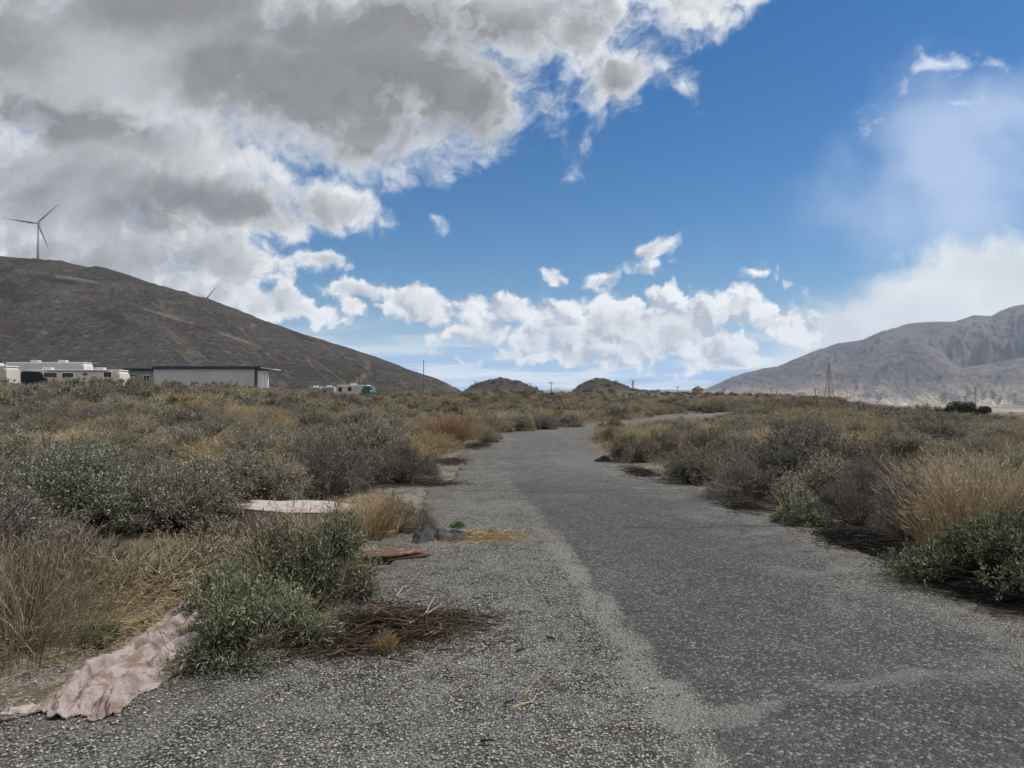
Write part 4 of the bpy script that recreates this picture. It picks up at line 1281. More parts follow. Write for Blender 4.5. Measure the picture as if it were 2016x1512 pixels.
# --- wind turbines on the hill
def turbine(px, py, d, blade, angles, yaw, label):
    h = at(px, py, d)
    zb = float(hill_z(np.array([h.x]), np.array([d]))[0]) - 1
    t = thing('wind_turbine', label, 'wind turbine', (h.x, d, zb), yaw, 'wind turbines behind the hill')
    hh = h.z - zb
    Shape().bar((0, 1.5, 0), (0, 1.5, hh), 1.9, 1.15, n=20).build('tower', M_TURBINE, t, True)
    Shape().box((0, 2.0, hh + .2), (2.6, 6.5, 2.8), bevel=.6).build('nacelle', M_TURBINE, t)
    hb = Shape().bar((0, -2.9, hh), (0, -1.1, hh), .6, 1.3, n=16).build('hub', M_TURBINE, t, True)
    for an in angles:
        c, s_ = math.cos(math.radians(an)), math.sin(math.radians(an))
        ts = np.linspace(0, 1, 14)
        ch = np.interp(ts, [0, .06, .2, 1], [1.4, 1.6, 2.9, .35])
        th = ch * np.interp(ts, [0, .2, 1], [.9, .3, .12])
        bm = bmesh.new(); rings = []
        for tt, c_, h_ in zip(ts, ch, th):
            r = tt * blade; tw = math.radians(16 * (1 - tt))
            ring = []
            for k in range(10):
                q = k / 10 * 2 * math.pi
                e = c_ * .5 * math.cos(q) + c_ * .15; f = h_ * .5 * math.sin(q)
                e, f = e * math.cos(tw) - f * math.sin(tw), e * math.sin(tw) + f * math.cos(tw)
                ring.append(bm.verts.new((c * r - s_ * e, -2.0 + f - .03 * r * tt, hh + s_ * r + c * e)))
            rings.append(ring)
        for A, B in zip(rings[:-1], rings[1:]):
            for k in range(10):
                bm.faces.new((A[k], A[(k + 1) % 10], B[(k + 1) % 10], B[k]))
        bm.faces.new(rings[-1]); bm.faces.new(rings[0][::-1])
        s = Shape(); s.bm.free(); s.bm = bm
        s.build('blade', M_TURBINE, t, True)
    return t
turbine(75, 440, 1000, 38, (174, 47, -68), .25, 'whole wind turbine standing on the crest of the hill')
turbine(392, 608, 1000, 38, (54, 174, -66), .25, 'wind turbine hidden behind the hill with one blade tip showing')

# --- utility poles
def pole(px, py, d, label, arm=True, r=.16):
    tp = at(px, py, d)
    zb = ground_z(tp.x, d) - .2
    if px < 900 and math.hypot(tp.x, d) > 300:
        zb = max(zb, float(hill_z(np.array([tp.x]), np.array([d]))[0]) - .3)
    t = thing('utility_pole', label, 'pole', (tp.x, d, zb), 0, 'wooden poles across the plain')
    h = tp.z - zb
    Shape().bar((0, 0, 0), (0, 0, h), r, r * .7, n=10).build('post', M_POLE, t)
    if arm:
        c = Shape().box((0, -.12, h - .5), (2.2, .12, .14)).build('crossarm', M_POLE, t)
        s = Shape()
        for x in (-.95, -.4, .4, .95):
            s.bar((x, -.12, h - .43), (x, -.12, h - .2), .045, .03, n=6)
        s.build('insulator', M_STEEL, c)
pole(834, 708, 262, 'tallest wooden pole, standing before the right end of the dark hill', False, .16)
pole(708, 729, 175, 'dark pole rising just behind the teal windscreen motorhome', False, .13)
pole(777, 758, 150, 'short post between the old motorhome and the tallest pole', False, .11)
pole(850, 767, 142, 'short post right of the tallest pole at the foot of the hill', False, .13)
pole(341, 692, 215, 'thin pole behind the left part of the pale shed', False, .15)
pole(128, 693, 190, 'thin pole behind the long pale grey trailer', False, .13)
pole(527, 715, 175, 'thin pole behind the white right end of the shed', False, .09)
pole(1085, 751, 255, 'bare pole in the gap between the two mounds', True, .17)
pole(1214, 748, 300, 'pole behind the right mound, left of its steel tower', True, .16)
pole(1334, 760, 320, 'thin pole on the skyline left of the tan hut', True, .16)
pole(1425, 764, 330, 'first pole right of the tan hut against the mountain foot', True, .17)
pole(1518, 763, 330, 'pole midway between the tan hut and the big steel tower', True, .17)
pole(1529, 768, 400, 'shorter pole close beside another, midway between hut and big tower', True, .16)
pole(1605, 764, 330, 'pole just left of the big steel tower', True, .17)
pole(1826, 794, 280, 'left pole of the pair standing left of the dark trees', True, .17)
pole(1842, 801, 300, 'right pole of the pair standing left of the dark trees', True, .16)
pole(1991, 810, 230, 'pole at the right frame edge beyond the dark trees', True, .14)

# --- lattice transmission towers
def lattice_tower(px, ytop, d, label, arms=3, w=None, r=.17, arm_w=.30):
    tp = at(px, ytop, d)
    zb = ground_z(tp.x, d) - .5
    t = thing('transmission_tower', label, 'pylon', (tp.x, d, zb), .3, 'steel lattice towers in the valley')
    h = tp.z - zb; bw = w or h * .11
    def half(z):
        return np.interp(z / h, [0, .55, 1], [bw, bw * .36, bw * .12])
    s = Shape()
    zs = [0]
    while zs[-1] < h * .97:
        zs.append(min(h, zs[-1] + max(half(zs[-1]) * 1.7, h * .05)))
    for z0, z1 in zip(zs[:-1], zs[1:]):
        a0, a1 = half(z0), half(z1)
        cor = ((-1, -1), (1, -1), (1, 1), (-1, 1))
        for i, (cx, cy) in enumerate(cor):
            s.bar((cx * a0, cy * a0, z0), (cx * a1, cy * a1, z1), r, r * .9, n=4)
            nx, ny = cor[(i + 1) % 4]
            s.bar((cx * a0, cy * a0, z0), (nx * a1, ny * a1, z1), r * .55, n=3)
            s.bar((nx * a0, ny * a0, z0), (cx * a1, cy * a1, z1), r * .55, n=3)
            s.bar((cx * a1, cy * a1, z1), (nx * a1, ny * a1, z1), r * .6, n=3)
    s.build('mast', M_STEEL, t)
    for k in range(arms):
        z = h * (.96 - .135 * k); aw = h * arm_w * (.42 if k == 0 else .5 if k == 1 else .42)
        s = Shape()
        for sx in (-1, 1):
            hw = half(z)
            for sy in (-1, 1):
                s.bar((sx * hw, sy * hw, z), (sx * aw, 0, z + .3), r * .7, n=3)
                s.bar((sx * half(z + h * .03), sy * hw, z + h * .04), (sx * aw, 0, z + .3), r * .55, n=3)
            s.bar((sx * aw, 0, z + .3), (sx * aw, 0, z - h * .045), r * .7, n=4)
        s.build('crossarm', M_STEEL, t)
    return t
lattice_tower(1632, 712, 640, 'large steel lattice tower in front of the mountain slope', 3, None, .15, .26)
lattice_tower(1920, 760, 1150, 'smaller steel lattice tower behind the dark trees on the right', 3, None, .24, .30)
lattice_tower(1246, 747, 1100, 'steel lattice tower showing over the shoulder of the right mound', 3, None, .22, .34)
lattice_tower(1044, 753, 1500, 'tiny lattice tower behind the right side of the left mound', 3, None, .22, .3)
lattice_tower(936, 748, 1500, 'tiny lattice tower showing at the left flank of the left mound', 3, None, .22, .3)
# the lines that leave the large tower to the right
for k, (ya, yb) in enumerate(((722, 742), (733, 756), (744, 769), (757, 782))):
    A = at(1632, ya, 640); B = at(2420, yb - 4, 560)
    ts = np.linspace(0, 1, 40)
    pts_ = np.array([[A.x + (B.x - A.x) * q, A.y + (B.y - A.y) * q, A.z + (B.z - A.z) * q - 5.2 * 4 * q * (1 - q)] for q in ts])
    V, Q = tubes(pts_[None], .07, .07, 4)
    o = obj_from('power_line', quad_mesh('power_line', V, Q), M_STEEL)
    tag(o, ('topmost', 'second highest', 'third highest', 'lowest')[k] + ' power line running right from the large steel tower', 'power line', 'lines strung right of the large steel tower')

# --- little hut on the ridge
hd = 192.0
h0 = at(1374, 776, hd); hw = 22 * hd / FPX
hz = at(0, 776, hd).z - .3
hut = thing('hut', 'small tan hut with a low peaked roof alone on the ridge skyline', 'hut', (h0.x, hd, hz), .5)
wh = at(0, 766.5, hd).z - hz; ah = at(0, 760, hd).z - hz
Shape().box((0, 0, wh / 2), (hw * .78, hw * .62, wh)).build('wall', M_HUTWALL, hut)
bm = bmesh.new()
b4_ = [bm.verts.new((sx * hw * .44, sy * hw * .36, wh)) for sx, sy in ((-1, -1), (1, -1), (1, 1), (-1, 1))]
rt = [bm.verts.new((sx * hw * .08, 0, ah)) for sx in (-1, 1)]
bm.faces.new(b4_[::-1]); bm.faces.new((b4_[0], b4_[1], rt[1], rt[0])); bm.faces.new((b4_[2], b4_[3], rt[0], rt[1]))
bm.faces.new((b4_[1], b4_[2], rt[1])); bm.faces.new((b4_[3], b4_[0], rt[0]))
s = Shape(); s.bm.free(); s.bm = bm
s.build('roof', M_HUTROOF, hut)
Shape().box((-hw * .22, -hw * .315, wh * .45), (.7, .06, wh * .8)).build('door', M_POLE, hut)

# --- dark trees at the edge of the valley
M_TREELEAF = plant_mat('dark tree leaves', [(.012, .022, .014), (.028, .044, .026), (.055, .075, .045)], .2)
def tree(px, ytop, ybase, wpx, d, seed, label):
    tp = at(px, ytop, d)
    zb = ground_z(tp.x, d) - .1
    t = thing('tree', label, 'tree', (tp.x, d, zb), 0, 'dark trees at the valley edge')
    h = tp.z - zb; w = wpx * d / FPX * .5
    r = np.random.default_rng(seed)
    nb = 9
    clumps = np.stack([r.uniform(-.72, .72, nb) * w, r.uniform(-.6, .6, nb) * w, h * r.uniform(.42, .80, nb)], 1)
    clumps[0] = (0, 0, h * .82)
    p0 = np.zeros((nb, 3)); p0[:, 2] = 0
    mid = clumps * np.array([.25, .25, .55])
    V, Q = tubes(bez(p0, mid, clumps, 5), .16, .04, 6)
    obj_from('trunk', quad_mesh('trunk', V, Q), M_POLE, t)
    cs = []
    for c in clumps:
        m = 330; dd = unit(r.normal(size=(m, 3))); rr = r.uniform(.45, 1, (m, 1)) ** .6
        cs.append(c + dd * rr * np.array([w * .42, w * .42, h * .24]) * r.uniform(.75, 1.2))
    c = np.concatenate(cs); c[:, 2] = np.clip(c[:, 2], .15, h)
    V, Q = blades(c, r.normal(size=c.shape), r.uniform(.3, .6, len(c)), r.uniform(.15, .3, len(c)))
    obj_from('crown', quad_mesh('crown', V, Q), M_TREELEAF, t)
tree(1889, 791, 817, 46, 235, 501, 'tallest dark green tree on the right beyond the field')
tree(1912, 798, 817, 38, 240, 503, 'dark tree joined to the right of the tallest one')
tree(1866, 802, 816, 22, 238, 505, 'small round dark tree left of the tallest one')
tree(1941, 801, 818, 26, 236, 507, 'low dark tree standing apart under the smaller lattice tower')
# ------------------------------------------------------------------ things lying about
def grid_mesh(name, X, Y, Z, smooth=True):
    nr, na = X.shape
    V = np.stack([X, Y, Z], -1).reshape(-1, 3)
    i = np.arange(nr - 1)[:, None] * na + np.arange(na - 1)[None, :]
    Q = np.stack([i, i + 1, i + 1 + na, i + na], -1).reshape(-1, 4)
    return quad_mesh(name, V, Q, smooth)

def fabric(name, cols, dirt, dscale, fine=220, bumps=.5):
    m, n, b = new_mat(name)
    p = n.new('ShaderNodeTexCoord').outputs['Object']
    c = n.mix(n.noise(p, fine, 3, .6), cols[0], cols[1])
    c = n.mix(n.rng(n.noise(p, dscale, 8, .72), .47, .62, 0, .8, smooth=True), c, dirt)
    c = n.mix(n.rng(n.noise(p, 70, 4, .75), .56, .66, 0, .6), c, dirt)
    c = n.mix(n.rng(n.noise(p, dscale * .45, 4, .6), .45, .7, 0, .35), c, n.vec('MULTIPLY', dirt, (1.6, 1.5, 1.45)))
    n.put(b.inputs['Base Color'], c)
    bump = n.new('ShaderNodeBump'); bump.inputs['Strength'].default_value = bumps; bump.inputs['Distance'].default_value = .006
    n.put(bump.inputs['Height'], n.math('ADD', n.noise(p, fine, 3, .7), n.noise(p, 38, 4, .6)))
    n.put(b.inputs['Normal'], bump.outputs[0])
    b.inputs['Roughness'].default_value = .95
    b.inputs['Specular IOR Level'].default_value = .05
    return m

# --- pink mattress
M_MTOP = fabric('faded pink ticking', ((.30, .265, .26), (.39, .345, .34)), (.20, .155, .14), 7, 160, .25)
M_MSIDE = fabric('pink side cloth with shade tone', ((.25, .185, .19), (.33, .25, .25)), (.14, .10, .09), 6, 160, .25)  # pinker side cloth, also toned darker than the top for its shade
mx0, mx1, my0, my1, mh_ = -3.12, -1.86, 8.22, 8.98, .25
mat_t = thing('mattress', 'faded pink mattress lying in the brush on the left verge', 'mattress', ((mx0 + mx1) / 2, (my0 + my1) / 2, 0), .02)
a_, b_ = (mx1 - mx0) / 2, (my1 - my0) / 2
def outline(k, inset=0.0, n=120):
    out = []
    for i in range(n):
        q = i / n * 2 * math.pi
        c, s = math.cos(q), math.sin(q)
        e = 2 / 9.0
        out.append(((a_ - inset) * math.copysign(abs(c) ** e, c), (b_ - inset) * math.copysign(abs(s) ** e, s)))
    return out
def lift(x, y):
    return .03 * sstep(-.2, -1, x / a_) - .025 * sstep(.2, 1, x / a_) + .012 * math.sin(x * 6 + 1) * math.sin(y * 5)
bm = bmesh.new()
ring0 = None
for inset, dz in ((0, 0), (.015, .012), (.06, .022), (.18, .03), (.35, .032)):
    ring = [bm.verts.new((x, y, mh_ + dz + lift(x, y))) for x, y in outline(0, inset)]
    if ring0:
        for i in range(len(ring)):
            j = (i + 1) % len(ring)
            bm.faces.new((ring0[i], ring0[j], ring[j], ring[i]))
    ring0 = ring
bm.faces.new(ring0)
s = Shape(); s.bm.free(); s.bm = bm
s.build('top_panel', M_MTOP, mat_t, True)
bm = bmesh.new(); ring0 = None
for k, (ins, z) in enumerate(((.03, .0), (.0, .04), (-.012, .12), (0, .2), (.004, 1))):
    ring = [bm.verts.new((x, y, (mh_ - .004 + lift(x, y)) if z == 1 else max(z + lift(x, y) * z / .2, .002))) for x, y in outline(0, ins)]
    if ring0:
        for i in range(len(ring)):
            j = (i + 1) % len(ring)
            bm.faces.new((ring0[i], ring0[j], ring[j], ring[i]))
    ring0 = ring
s = Shape(); s.bm.free(); s.bm = bm
s.build('side_panel', M_MSIDE, mat_t, True)
for nm_z in (0, 1):
    pl = np.array([[x, y, (mh_ - .002 + lift(x, y)) if nm_z == 0 else .03] for x, y in outline(0, -.004)] + [[*outline(0, -.004)[0], (mh_ - .002 + lift(*outline(0)[0])) if nm_z == 0 else .03]])
    V, Q = tubes(pl[None], .009, .009, 6)
    obj_from('piping', quad_mesh('piping', V, Q, True), M_MTOP if nm_z == 0 else M_MSIDE, mat_t)

# --- rumpled pink rug
M_RUG = fabric('matted pink rug pile', ((.24, .20, .20), (.45, .385, .38)), (.14, .098, .076), 4.0, 190, 1.0)
rs = np.linspace(0, 1, 190)[:, None]; rt_ = np.linspace(0, 1, 90)[None, :]
lpts = np.array([(-2.32, 3.50), (-2.31, 3.9), (-2.32, 4.4), (-2.38, 5.15), (-2.42, 5.85), (-2.15, 6.5)])
rpts = np.array([(-1.86, 3.46), (-1.84, 3.85), (-1.78, 4.16), (-1.66, 4.7), (-1.62, 5.4), (-1.60, 6.2)])
kk = np.linspace(0, 1, 6)
lx_, ly_ = np.interp(rs, kk, lpts[:, 0]), np.interp(rs, kk, lpts[:, 1])
rx_, ry_ = np.interp(rs, kk, rpts[:, 0]), np.interp(rs, kk, rpts[:, 1])
X = lx_ * (1 - rt_) + rx_ * rt_; Y = ly_ * (1 - rt_) + ry_ * rt_
edgeT = np.minimum(rt_, 1 - rt_) * .6
edgeS = np.minimum(rs, 1 - rs) * 2.5
X = X + (fbm(rs * 16 + 0 * rt_, rt_ * 3 + 0 * rs, 4, 601) - .5) * .10
Y = Y + (fbm(rs * 3 + 9 + 0 * rt_, rt_ * 9 + 0 * rs, 4, 603) - .5) * .16
across = rt_ * 3.2 + (fbm(rs * 3 + 0 * rt_, rt_ * 2 + 0 * rs, 3, 605) - .5) * 1.6
fold = (.5 - .5 * np.cos(2 * np.pi * across)) ** 1.3
fold = fold * (.35 + .9 * fbm(rs * 7 + 0 * rt_, rt_ * 3 + 0 * rs, 3, 607))
crump = fbm(rs * 12 + rt_ * 2.5, rt_ * 4 - rs * 5, 4, 609, .5)
fuzz = rng.normal(0, .0022, X.shape) + (fbm(X * 60, Y * 60, 3, 619) - .5) * .008
crease = np.clip(1 - np.abs(((across * .5 + .25 * np.sin(rs * 9)) % 1.0) - .5) * 9, 0, 1) * .022
crs = sstep(.62, .92, ridged(rt_ * 3.4 + rs * 2.2, rs * 4.5 - rt_ * 1.2, 3, 617, .5)) * .014 * sstep(0, .06, edgeT) * sstep(0, .12, edgeS)
Z = .012 + crs + .064 * fold * sstep(0, .35, edgeS) * sstep(0, .06, edgeT) + crease * sstep(0, .05, edgeT) + .035 * sstep(.45, .75, crump) * (1 - sstep(.06, .25, rs)) * sstep(0, .10, edgeS) + .012 * crump * sstep(0, .05, edgeT) + fuzz
me = grid_mesh('rug', X, Y, Z)
rug = obj_from('rug', me, M_RUG)
so = rug.modifiers.new('thickness', 'SOLIDIFY'); so.thickness = .007; so.offset = 1
tag(rug, 'rumpled dirty pink rug lying under the green shrub at the road edge', 'rug')
# torn scrap of the same rug at the left corner
scrap_x = np.linspace(0, 1, 40)[None, :]; scrap_y = np.linspace(0, 1, 20)[:, None]
cx, cy = ground_point(25, 1412)
X = cx - .13 + .24 * scrap_x + (fbm(scrap_y * 4 + 0 * scrap_x, scrap_x * 5 + 0 * scrap_y, 3, 611) - .5) * .05
Y = cy - .04 + .08 * scrap_y + .05 * scrap_x + (fbm(scrap_x * 6 + 0 * scrap_y, scrap_y * 2, 3, 613) - .5) * .05
Z = .012 + .03 * ridged(scrap_x * 2 + 0 * scrap_y, scrap_y * 2 + 0 * scrap_x, 2, 615)
o = obj_from('rug_scrap', grid_mesh('rug_scrap', X, Y, Z), fabric('grey rug scrap', ((.30, .26, .24), (.42, .37, .34)), (.16, .12, .1), 8))
o.modifiers.new('thickness', 'SOLIDIFY').thickness = .01
tag(o, 'small grey rug scrap at the left frame edge in front of the pink rug', 'rug scrap')

# --- broken reddish boards
def board_material(name, wood, paint):
    m, n, b = new_mat(name)
    p = n.new('ShaderNodeTexCoord').outputs['Object']
    g = n.noise(n.vec('MULTIPLY', p, (2, 14, 14)), 5, 5, .6)
    c = n.mix(g, wood[0], wood[1])
    c = n.mix(n.rng(n.noise(p, 13, 6, .65), .56, .66, 0, .8), c, paint)
    n.put(b.inputs['Base Color'], c)
    b.inputs['Roughness'].default_value = .6
    return m
M_BOARD = board_material('rust brown board', ((.055, .030, .020), (.135, .076, .050)), (.30, .23, .185))
def plate(poly, z0, z1, s=None):
    s = s or Shape(); bm = s.bm
    lo = [bm.verts.new((x, y, z0 + (x * .04))) for x, y in poly]; hi = [bm.verts.new((x, y, z1 + (x * .04))) for x, y in poly]
    bm.faces.new(lo[::-1]); bm.faces.new(hi)
    for i in range(len(poly)):
        j = (i + 1) % len(poly)
        bm.faces.new((lo[i], lo[j], hi[j], hi[i]))
    return s
bx, by = ground_point(785, 1098)
brd = thing('broken_board', 'broken rust brown board lying right of the green shrub', 'board', (bx, by, .034), .12)
plate([(-.36, -.16), (-.10, -.19), (.10, -.12), (.23, -.05), (.285, .0), (.20, .07), (.02, .14), (-.18, .15), (-.34, .12)], .014, .030).build('upper_layer', M_BOARD, brd)
plate([(-.34, -.15), (-.08, -.175), (.14, -.125), (.30, -.075), (.21, .0), (.0, .10), (-.3, .1)], -.018, -.002).build('lower_layer', M_BOARD, brd)
bx, by = ground_point(762, 1060)
brd = thing('board_piece', 'small reddish brown board piece under the bush left of the grey cloth', 'board', (bx, by, .0), .22)
plate([(-.14, -.06), (.11, -.055), (.12, .05), (-.13, .06)], .01, .075).build('plank', board_material('dull brick brown board', ((.085, .050, .038), (.15, .09, .07)), (.2, .14, .12)), brd)

# --- dark grey cloth
M_CLOTH = fabric('dark grey cloth', ((.030, .034, .037), (.062, .068, .072)), (.085, .082, .076), 9, 300, .3)
cx, cy = ground_point(872, 1064)
gx = np.linspace(-1, 1, 90)[None, :]; gy = np.linspace(-1, 1, 50)[:, None]
wid = .17 * (1.05 - .75 * sstep(-.1, 1.0, gx) + .12 * np.sin(gx * 5))
X = cx + gx * .33 + 0 * gy + (fbm(gy * 2 + 0 * gx, gx * 2 + 0 * gy, 3, 621) - .5) * .09
Y = cy + gy * wid + .05 * gx + (fbm(gx * 3 + 0 * gy, gy + 0 * gx, 3, 623) - .5) * .08
f = ridged(gx * .9 - gy * 1.3 + 3, gy * 1.9 + gx * .6, 4, 625, .4)
ed = sstep(0, .18, 1 - np.abs(gy)) * sstep(0, .1, 1 - np.abs(gx))
Z = .012 + ed * (.02 + .13 * f ** 1.8 * (1.1 - .55 * sstep(-.4, .8, gx)))
o = obj_from('cloth', grid_mesh('cloth', X, Y, Z), M_CLOTH)
o.modifiers.new('thickness', 'SOLIDIFY').thickness = .006
tag(o, 'crumpled dark grey cloth dropped at the left road edge on straw', 'cloth')

# --- stones
def boulder(name, px, py, size, color, label, seed, cat='rock'):
    x, y = ground_point(px, py)
    bm = bmesh.new(); bmesh.ops.create_icosphere(bm, subdivisions=3, radius=1)
    for v in bm.verts:
        d = v.co.normalized()
        f = .72 + .55 * float(vnoise(d.x * 1.7 + seed, d.y * 1.7 + d.z * 1.3, seed)) + .08 * float(vnoise(d.x * 6, d.y * 6 + d.z * 5, seed))
        v.co = Vector((d.x * size[0] * f, d.y * size[1] * f, max(-.02, d.z * size[2] * f)))
    s = Shape(); s.bm.free(); s.bm = bm
    o = s.build(name, plain(name + ' stone ' + str(seed), color, .75, vary=.5, scale=9))
    o.location = (x, y, ground_z(x, y) + size[2] * .15)
    return tag(o, label, cat)
boulder('rock', 1188, 909, (.20, .16, .15), (.022, .026, .032), 'dark blue black rock on the right road edge beside a green bush', 3)
boulder('rock', 990, 842, (.32, .22, .16), (.40, .38, .36), 'pale rock in the brush before the bend, left of the road', 5)

# --- sticks and chips on the road
def stick(pix, r, mat, name, label, cat='stick', group=None):
    P_ = np.array([[*ground_point(a, b), .018 + r + .008 * math.sin(i * 2.1)] for i, (a, b) in enumerate(pix)])
    tt = np.linspace(0, 1, len(P_)); t2 = np.linspace(0, 1, 14)
    pts_ = np.stack([np.interp(t2, tt, P_[:, k]) for k in range(3)], 1) + rng.normal(0, .0015, (14, 3))
    V, Q = tubes(pts_[None], r, r * .45, 6)
    o = obj_from(name, quad_mesh(name, V, Q, True), mat)
    return tag(o, label, cat, group)
M_STICK = plain('bleached stick', (.34, .25, .15), .8, vary=.4, scale=40)
M_REDSTICK = plain('red brown stick', (.17, .09, .055), .8, vary=.4, scale=40)
M_CHAR = plain('black bark', (.018, .016, .016), .9, vary=.3, scale=60)
stick([(1008, 1404), (1030, 1398), (1048, 1388), (1058, 1374)], .006, M_STICK, 'stick', 'curved tan stick lying alone on the coarse gravel of the near road')
stick([(890, 1372), (912, 1358), (934, 1345)], .003, M_STICK, 'straw_stem', 'straight pale straw on the gravel left of the curved tan stick', 'straw')
stick([(1032, 1376), (1042, 1366), (1046, 1353)], .003, M_STICK, 'straw_stem', 'short pale straw bent beside the curved tan stick', 'straw')
stick([(1068, 1338), (1082, 1346), (1100, 1352)], .005, M_REDSTICK, 'stick', 'red brown twig on the gravel behind the curved tan stick')
stick([(1222, 1440), (1242, 1446), (1264, 1452)], .004, M_REDSTICK, 'stick', 'thin orange brown twig near the sandy stripe at the bottom')
stick([(1095, 1488), (1112, 1485)], .007, M_STICK, 'wood_chip', 'short tan wood chip at the bottom edge of the road', 'wood chip')
stick([(978, 1310), (995, 1309), (1010, 1312)], .004, M_STICK, 'straw_stem', 'pale curled straw on the gravel right of the twig litter', 'straw')
for k, (pa, lab) in enumerate((([(1076, 1262), (1094, 1268)], 'black bark chip on the gravel right of the twig litter'), ([(992, 1396), (1010, 1391)], 'black bark chip touching the curved tan stick'), ([(1018, 1290), (1034, 1288)], 'black crumbled bark chip nearest the twig litter'), ([(946, 1470), (970, 1472)], 'black bark chip at the bottom edge of the gravel'))):
    stick(pa, .008, M_CHAR, 'bark_chip', lab, 'bark chip', 'black chips on the road')
# forked pale branch in the litter
fork = thing('forked_branch', 'pale forked dead branch lying on the dark twig litter', 'branch', (0, 0, 0))
for k, pix in enumerate(([(806, 1250), (838, 1232), (846, 1210), (856, 1196)], [(838, 1232), (850, 1226), (864, 1212)], [(780, 1196), (792, 1178), (803, 1168)])):
    o = stick(pix, .006, M_STICK, 'limb', None, None)
    o.parent = fork
    o.location = (0, 0, .05)

# --- loose litter
def litter(name, cx, cy, rx, ry, n, lens, r, mat, seed, zmax=.05, rot=0, curve=.25):
    global rng
    keep = rng; rng = np.random.default_rng(seed)
    q = rng.uniform(0, 2 * np.pi, n); d = np.abs(rng.normal(0, .55, n))
    ex = rx * d * np.cos(q); ey = ry * d * np.sin(q)
    c = np.stack([cx + ex * math.cos(rot) - ey * math.sin(rot), cy + ex * math.sin(rot) + ey * math.cos(rot), np.zeros(n)], 1)
    c[:, 2] = .012 + zmax * np.clip(1 - d, 0, 1) * rng.uniform(0, 1, n)
    a = rng.uniform(0, 2 * np.pi, n)
    dv = np.stack([np.cos(a), np.sin(a), rng.normal(0, .12, n)], 1)
    Ls = rng.uniform(*lens, n)[:, None]
    m = c + rng.normal(0, 1, (n, 3)) * Ls * curve * np.array([1, 1, .3])
    p = bez(c - dv * Ls / 2, m, c + dv * Ls / 2, 4)
    p[:, :, 2] = np.maximum(p[:, :, 2], .010)
    if name.startswith('twig_litter_left'): pass
    V, Q = tubes(p, r * rng.uniform(.5, 1.4, n), r * .4, 3)
    rng = keep
    return V, Q
tl = [litter('z', -.75, 4.85, 1.05, .9, 1700, (.02, .16), .0026, None, 720, .02), litter('y', -.8, 4.75, .45, .36, 260, (.12, .38), .005, None, 721, .16),
      litter('c', -1.45, 13.0, .7, .5, 800, (.06, .3), .0035, None, 713, .03), litter('d', -1.5, 17.5, .45, 1.1, 800, (.06, .3), .004, None, 714, .03), litter('f', -2.7, 12.4, .8, .3, 400, (.06, .3), .004, None, 716, .03), litter('g', -1.1, 23.5, .5, 1.6, 800, (.1, .4), .005, None, 717, .03),
      litter('a', -.72, 4.85, .62, .50, 3000, (.03, .20), .0032, None, 701, .09),
      litter('b', -1.05, 4.5, .45, .35, 900, (.05, .22), .0035, None, 703, .07),
      litter('c', -.35, 5.0, .4, .3, 700, (.03, .12), .0025, None, 704, .02)]
o = obj_from('twig_litter', quad_mesh('twig_litter', *join(tl)), M_DARKLITTER); tag(o, kind='stuff')
sl = [litter('a', -.38, 7.98, .68, .46, 1200, (.06, .30), .0022, None, 705, .05), litter('b', -.85, 8.0, .35, .3, 500, (.06, .25), .0024, None, 706, .05),
      litter('c', -2.45, 4.9, .5, 1.0, 500, (.05, .25), .0024, None, 707, .05), litter('d', -2.6, 7.0, .7, .7, 900, (.08, .35), .0025, None, 708, .08), litter('e', -2.9, 5.6, .6, .8, 900, (.08, .35), .0028, None, 709, .1)]
o = obj_from('straw_litter', quad_mesh('straw_litter', *join(sl)), M_STRAW); tag(o, kind='stuff')
bl = [litter('a', 3.6, 7.7, .34, .85, 1700, (.08, .4), .0038, None, 711, .12), litter('b', 3.6, 5.6, .35, .5, 900, (.08, .35), .0035, None, 712, .09),
      litter('e', 3.2, 10.2, .4, .7, 700, (.06, .3), .0035, None, 715, .03), litter('h', 2.6, 15, .35, 1.4, 800, (.06, .3), .004, None, 718, .03)]
o = obj_from('dark_twig_litter', quad_mesh('dark_twig_litter', *join(bl)), M_BLACK); tag(o, kind='stuff')

# --- small plants by the litter
def tiny(seed, R, H, n, mats):
    return proto('weed', dome_shrub(seed, R, H, n, 5, 6, (.03, .010), .0016, jitter=.2), mats)
x, y = ground_point(900, 1040); plant(tiny(801, .11, .10, 40, {'foliage': M_FRESH}), 'weed', x, y, 1, 1, 0, 'small bright green weed in the straw above the grey cloth')
x, y = ground_point(198, 1262); plant(tiny(803, .10, .13, 34, {'foliage': M_FRESH}), 'weed', x, y, 1, 1, 0, 'small bright green weed on the bare soil left of the pink rug')
x, y = ground_point(760, 1290); plant(own('straw', {'dry_stems': M_RUST}, dry_stems=stalks(805, .09, .17, 130, .0013, .5, 2)), 'straw', x, y, 1, 1, 0, 'little rusty brown grass tuft standing in the twig litter')

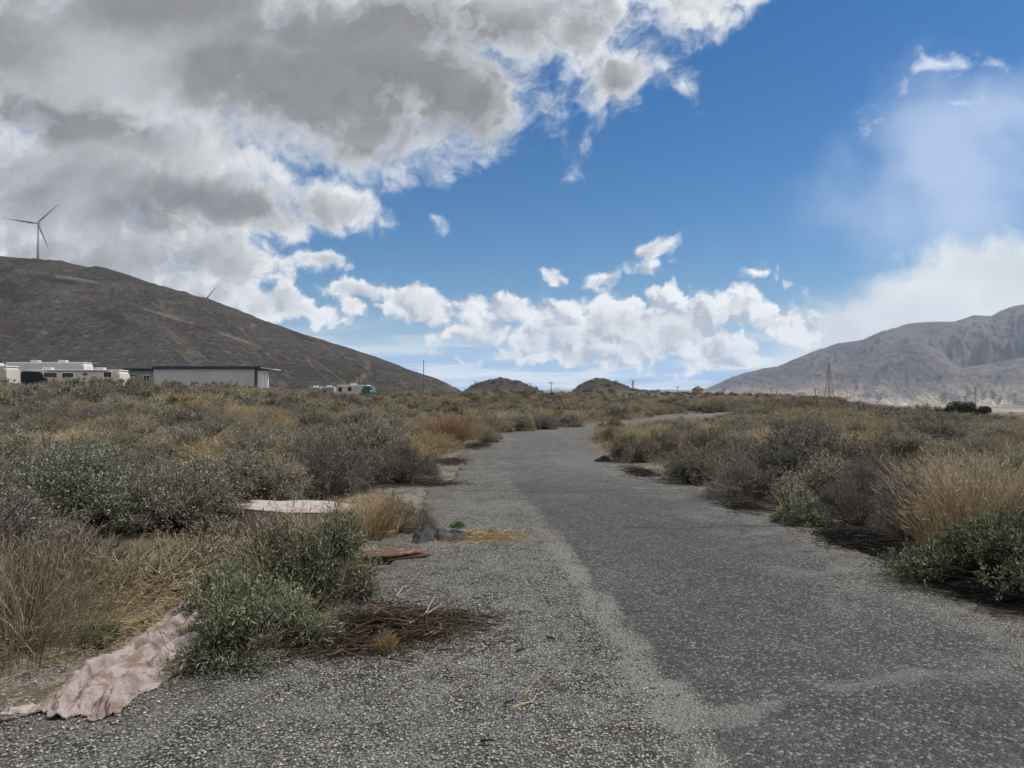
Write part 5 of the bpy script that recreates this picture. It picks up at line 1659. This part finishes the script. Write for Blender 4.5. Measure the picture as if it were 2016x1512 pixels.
# --- loose gravel on the near road
def gravel(n, seed):
    r = np.random.default_rng(seed)
    y = 2.4 + 7.5 * r.uniform(0, 1, n) ** 1.6
    x = r.uniform(-2.7, 1.3, n)
    mx = np.interp(y, [p[1] for p in SAND_MAIN], [p[0] for p in SAND_MAIN])
    keep = (x < mx + .1) & (road_gap(x, y) < .5) & (np.hypot(x + 2.1, y - 4) > .35)
    x, y = x[keep], y[keep]; m = len(x)
    octa = np.array([(1, 0, 0), (0, 1, 0), (-1, 0, 0), (0, -1, 0), (0, 0, 1), (0, 0, -1)], float)
    sz = r.uniform(.0035, .0095, (m, 1, 1)) 
    V = octa[None] * sz * np.array([1, .8, .6]) * r.uniform(.7, 1.3, (m, 6, 1))
    a = r.uniform(0, 6.28, m); c, s = np.cos(a)[:, None], np.sin(a)[:, None]
    V = np.stack([V[:, :, 0] * c - V[:, :, 1] * s, V[:, :, 0] * s + V[:, :, 1] * c, V[:, :, 2]], -1)
    V += np.stack([x, y, np.full(m, .016)], -1)[:, None, :]
    F = np.array([(0, 1, 4), (1, 2, 4), (2, 3, 4), (3, 0, 4), (1, 0, 5), (2, 1, 5), (3, 2, 5), (0, 3, 5)])
    return V.reshape(-1, 3), (F[None] + 6 * np.arange(m)[:, None, None]).reshape(-1, 3)
gm, gn, gb = new_mat('road stones')
gn.put(gb.inputs['Base Color'], gn.ramp(gn.new('ShaderNodeNewGeometry').outputs['Random Per Island'], [(0, (.05, .05, .052)), (.4, (.14, .136, .128)), (.8, (.28, .272, .25)), (1, (.42, .405, .37))]))
o = obj_from('loose_gravel', quad_mesh('loose_gravel', *gravel(24000, 901)), gm); tag(o, kind='stuff')
# ------------------------------------------------------------------ the air between here and the mountains
hm = bpy.data.materials.new('valley haze')
hm.use_nodes = True
hn = Nodes(hm.node_tree)
for n in list(hm.node_tree.nodes):
    hm.node_tree.nodes.remove(n)
pv = hn.new('ShaderNodeVolumePrincipled')
pv.inputs['Color'].default_value = (.70, .82, 1.0, 1)
pv.inputs['Density'].default_value = 3.4e-5
pv.inputs['Density Attribute'].default_value = ''
pv.inputs['Anisotropy'].default_value = 0.2
ho = hn.new('ShaderNodeOutputMaterial')
hn.nt.links.new(pv.outputs[0], ho.inputs['Volume'])
hm.cycles.homogeneous_volume = True
hs = Shape()
hs.box((0, 0, 560), (34000, 34000, 1270))
haze = hs.build('haze', hm)
tag(haze, kind='stuff')
